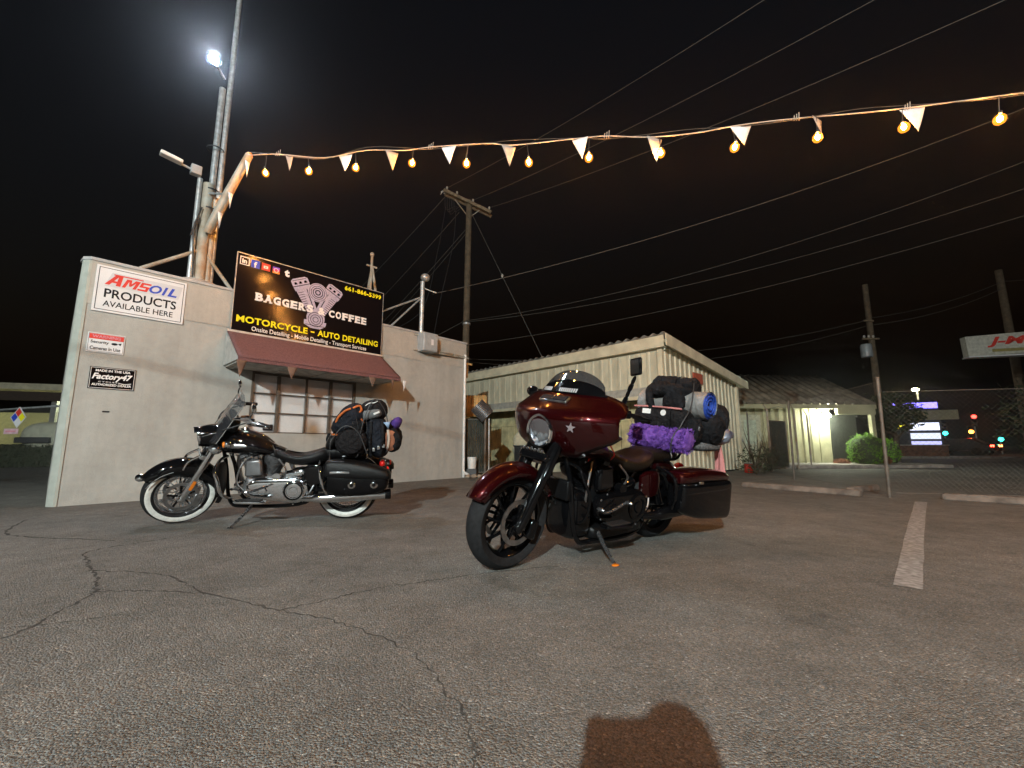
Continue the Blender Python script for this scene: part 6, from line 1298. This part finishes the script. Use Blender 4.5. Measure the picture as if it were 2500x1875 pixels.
# ================================================================== left edge
lp = thing('chain_gate_post', 'galvanised gate post left of the stucco building', 'post', (-9.15,8.72,0)); m_ = MB(); m_.tube([(0,0,0),(.0,0,2.02)], .045, 12); obj('post_tube', m_, M['steel'], lp); m_ = MB(); m_.ell((0,0,2.04), (.055,.055,.035), 10, 6); obj('post_cap', m_, M['steel'], lp)
m_ = MB(); m_.tube([(.12,.06,.05),(.12,.06,1.9)], .022, 8); obj('gate_stile', m_, M['steel'], lp)
for z in (.4,1.0,1.55): obj('hinge', MB().box((.06,.03,z), (.14,.05,.05)), M['steel'], lp)
lf = thing('left_chain_gate', 'chain link gate rail with hazard placards at the left edge', 'fence', (-13.2,10.4,0), math.atan2(8.72-10.4, -9.15+13.2))
m_ = MB(); 
for z in (1.62,): m_.tube([(0,0,z),(4.3,0,z)], .022, 8)
m_.tube([(1.35,0,.05),(1.35,0,1.62)], .03, 8); obj('top_rail', m_, M['steel'], lf)
mb = MB(); k = -1.55
while k < 4.3:
    for s_ in (1,-1):
        xa, xb = max(k,0), min(k+1.55,4.3)
        if xb-xa > .02:
            za, zb = (.06+xa-k, .06+xb-k) if s_ > 0 else (1.61-(xa-k), 1.61-(xb-k)); mb.tube([(xa,.003*s_,za),(xb,.003*s_,zb)], .0015, 3, cap=False)
    k += .075
obj('wire_mesh', mb, M['fence'], lf, ang=0)
bpy.context.view_layer.update()
dm = thing('hazard_diamond', 'four coloured hazard diamond placard at the left edge', 'sign', (-10.93,9.42,1.42), R(-12)); q = .235
fr_ = MB().add([(0,0,-q),(q,0,0),(0,0,q),(-q,0,0),(0,.01,-q),(q,.01,0),(0,.01,q),(-q,.01,0)], [(0,1,2,3),(7,6,5,4),(0,4,5,1),(1,5,6,2),(2,6,7,3),(3,7,4,0)]); obj('placard', fr_, M['sign_white'], dm, ang=0)
for (cx_, cz_, mm) in [(-.108,0,'t_blue'),(.108,0,'t_yellow'),(0,.108,'t_red'),(0,-.108,'sign_white')]:
    h_ = .10; obj('colour_field', MB().add([(cx_,-.003,cz_-h_),(cx_+h_,-.003,cz_),(cx_,-.003,cz_+h_),(cx_-h_,-.003,cz_)], [(0,1,2,3)]), M[mm], dm, ang=0)
pk = thing('pink_placard', 'small pink placard below the hazard diamond', 'sign', (-11.22,9.45,1.06), R(-12)); obj('placard', MB().box((.2,0,.05), (.42,.01,.12)), mat('pink_white', (.62,.42,.48), .6), pk); obj('print', MB().box((.2,-.007,.05), (.30,.002,.035)), M['t_pink'], pk)
tk = thing('white_tank', 'pale domed tank behind the left gate', 'tank', (-17.6,16.5,0), R(10)); m_ = MB(); m_.ell((0,0,1.15), (1.0,.5,.55), 24, 14, e=2.6); obj('tank_shell', m_, mat('tank_paint', (.62,.62,.48), .5), tk); obj('tank_hood', MB().box((-.3,-.45,1.0), (1.1,.3,.22)), M['plastic_dark'], tk, bevel=.03)
for x in (-.6,.6): obj('tank_leg', MB().box((x,0,.3), (.15,.6,.6)), M['steel'], tk)
hd = thing('clipped_hedge', 'dark clipped hedge at the left edge', 'hedge', (-18.5,16.2,0), R(8)); core = MB().box((0,0,.38), (8.0,.6,.72)); obj('inner_twigs', core, M['dark_leaf'], hd); 
lv = MB(); rnd = random.Random(31)
for i in range(5000):
    p = Vector((rnd.uniform(-4.1,4.1), -.3-rnd.uniform(0,.08), rnd.uniform(0,.8))) if i % 3 else Vector((rnd.uniform(-4.1,4.1), rnd.uniform(-.3,.3), .76+rnd.uniform(0,.08)))
    a = Vector((rnd.gauss(0,1), rnd.gauss(0,1), rnd.gauss(0,1))).normalized(); b = a.orthogonal().normalized(); s_ = .05; lv.add([p-a*s_, p+b*s_*.5, p+a*s_, p-b*s_*.5], [(0,1,2,3)])
obj('crown', lv, M['dark_leaf'], hd, ang=0)
gsn = thing('far_canopy_building', 'low lit canopy building beyond the left gate', 'building', (-30,26,0), R(18)); obj('wall', MB().box((3,1,1.4), (17,2,2.8)), mat('far_olive_wall', (.30,.28,.15), .8), gsn); obj('canopy_roof', MB().box((3,-1.0,4.1), (18,4,.35)), M['shed_trim'], gsn)
obj('canopy_fascia', MB().box((3,-3.05,3.55), (18,.12,.5)), mat('dark_fascia', (.07,.05,.04), .7), gsn)
for x in (-5,3,10.2): obj('canopy_post', MB().box((x,-2.6,1.9), (.25,.25,3.8)), M['steel'], gsn)
obj('lit_sign', MB().box((8.8,-3.14,2.6), (1.3,.05,.45)), E_('far_sign_glow', (.75,.75,.8), .5), gsn); obj('shop_light', MB().box((11.3,-2.4,2.2), (.35,.1,.9)), E_('far_shop_glow', (1.0,.75,.35), 3.0), gsn)
for x in (-3,4,9): obj('canopy_lamp', MB().box((x,-1.6,3.88), (.7,.7,.06)), E_('canopy_lamp_glow', (.95,1.0,.62), 90), gsn)

# ================================================================== the lot lamp and the photographer, both behind the camera
lt = thing('lot_lamp', 'lot lamp on a steel pole behind the photographer', 'street lamp', (LOT[0],LOT[1]-.9,0)); m_ = MB(); m_.tube([(0,0,0),(0,0,6.3),(0,.3,6.5),(0,.9,6.5)], .07, 10); obj('lamp_post', m_, M['steel'], lt); obj('lamp_head', MB().box((0,.95,6.48), (.34,.6,.10)), M['plastic_dark'], lt, bevel=.02); obj('lamp_base', MB().lathe([(.2,0),(.2,.4),(.001,.4)], (0,0,0), (0,0,1), 16), M['concrete'], lt)
ph = thing('person', 'person crouching behind the camera in dark jacket and jeans holding a phone', 'person', (-.02,-.42,0))
def skinned(name, verts, edges, rad, m, parent, sub=2):
    me = bpy.data.meshes.new(name); me.from_pydata(verts, edges, []); me.materials.append(m); o = link(bpy.data.objects.new(name, me), parent)
    sk = o.modifiers.new('skin', 'SKIN'); sk.use_smooth_shade = True
    for i, r_2 in enumerate(rad): d = me.skin_vertices[0].data[i]; d.radius = (r_2, r_2); d.use_root = i == 0
    s_ = o.modifiers.new('sub', 'SUBSURF'); s_.levels = sub; s_.render_levels = sub; return o
V = [(0,-.10,.34),(0,-.08,.55),(0,0,.80),(0,.03,.90),(0,.06,1.0),   # pelvis spine neck head-base
     (-.15,0,.79),(-.20,.16,.62),(-.10,.36,.72),(.15,0,.79),(.20,.16,.62),(.10,.36,.72),
     (-.10,-.08,.32),(-.16,.24,.46),(-.14,.02,.10),(-.14,.14,.05),(.10,-.08,.32),(.16,.20,.46),(.14,-.04,.10),(.14,.10,.05)]
E2 = [(0,1),(1,2),(2,3),(3,4),(2,5),(5,6),(6,7),(2,8),(8,9),(9,10),(0,11),(11,12),(12,13),(13,14),(0,15),(15,16),(16,17),(17,18)]
Rr = [.15,.15,.13,.055,.06,.07,.05,.035,.07,.05,.035,.10,.075,.05,.045,.10,.075,.05,.045]
skinned('body', V, E2, Rr, M['denim'], ph)
hdm = MB(); hdm.ell((0,.075,.985), (.075,.095,.115), 18, 14); hdm.ell((0,.175,.965), (.014,.02,.022), 8, 6)
for s_ in (-1,1): hdm.ell((.076*s_,.07,.98), (.012,.022,.034), 8, 6)
obj('head', hdm, M['skin'], ph); hr = MB(); hr.ell((0,.06,1.015), (.083,.10,.10), 16, 10, amp=.01, freq=20); obj('hair', hr, M['bark'], ph)
fc = MB()
for s_ in (-1,1): fc.ell((.03*s_,.165,.99), (.012,.006,.007), 8, 6)
fc.ell((0,.166,.925), (.024,.006,.006), 8, 6); obj('face_features', fc, M['t_black'], ph)
for s_ in (-1,1):
    hm = MB(); hm.ell((.088*s_-.02,.372,.772), (.03,.024,.055), 14, 10)
    if s_ < 0: hm.tube([(-.10,.372,.80),(-.115,.38,.85),(-.105,.385,.895)], [.011,.010,.008], 8)
    for k in range(4): z = .725+.022*k; hm.tube([(.09*s_,.37,z),(.085*s_,.395,z+.004),(.062*s_,.400,z+.006)], [.009,.0085,.007], 8)
    hm.tube([(.09*s_,.37,.72),(.07*s_,.36,.735),(.055*s_,.372,.75)], [.011,.010,.008], 8); obj('hand', hm, M['skin'], ph)
phn = thing('phone', 'black phone held by the crouching photographer', 'phone', (-.07,-.022,.725)); obj('phone_body', MB().box((0,0,.08), (.155,.009,.145)), M['gloss_black'], phn, bevel=.003); obj('phone_screen', MB().box((0,-.0055,.08), (.148,.001,.138)), M['t_black'], phn)
# two further street lamps far behind the photographer
for (x, y, h, e, nm) in [(9.5,-24,8.0,1500,'tall street lamp far behind the photographer on the right'), (-13,-20,7.5,1500,'tall street lamp far behind the photographer on the left')]:
    t = thing('street_lamp', nm, 'street lamp', (x,y-.9,0)); m_ = MB(); m_.tube([(0,0,0),(0,0,h),(0,.3,h+.2),(0,.9,h+.2)], .08, 10); obj('lamp_post', m_, M['steel'], t); obj('lamp_head', MB().box((0,.95,h+.24), (.34,.6,.10)), M['plastic_dark'], t, bevel=.02)
    l_ = bpy.data.lights.new('street_lamp_light', 'POINT'); l_.energy = e; l_.color = (.86,.94,1.0); l_.shadow_soft_size = .12; q_ = link(bpy.data.objects.new('street_lamp_light', l_)); q_.location = (x, y+.05, h)
# ================================================================== haze volume added for glow round the lamps
hz = MB().box((5, 20, 8.9), (190, 130, 19.8)); hzo = obj('haze', hz, None, ang=0); hzo["kind"] = "stuff"; hzo["label"] = "thin haze added over the lot for glow round the lamps"
hm_ = bpy.data.materials.new('glow_haze'); hm_.use_nodes = True; nt_ = hm_.node_tree
for n_ in list(nt_.nodes):
    if n_.type == 'BSDF_PRINCIPLED': nt_.nodes.remove(n_)
pv = nt_.nodes.new('ShaderNodeVolumePrincipled'); pv.inputs['Color'].default_value = (.95,.96,1.0,1); pv.inputs['Density'].default_value = .0010; pv.inputs['Anisotropy'].default_value = .90
nt_.links.new(pv.outputs[0], nt_.nodes['Material Output'].inputs['Volume']); hzo.data.materials.append(hm_)

# the same light cord comes back behind the photographer
Q0, Q1 = Vector((10.5,2.9,4.85)), Vector((-9.0,-3.6,4.7)); NB = 15
def back(t): p = Q0.lerp(Q1, t); p.z -= .55*4*t*(1-t); return p
cb = MB(); cb.tube([back(i/40) for i in range(41)], .010, 5); tag(obj('light_cord', cb, M['cord']), 'second light cord hanging behind the photographer', 'cord')
for i in range(NB):
    p = back((i+.8)/(NB+.6)); t = thing('string_bulb', '%s warm bulb on the cord behind the photographer' % ordn[i], 'light bulb', p-Vector((0,0,.16)), 0, 'warm string bulbs'); obj('glass', bulb_me, None, t); obj('filament', fil_me, None, t); obj('socket', sock_me, None, t); dw = MB(); dw.tube([(0,0,.06),(0,0,.16)], .005, 5); obj('drop_wire', dw, M['black_wire'], t)
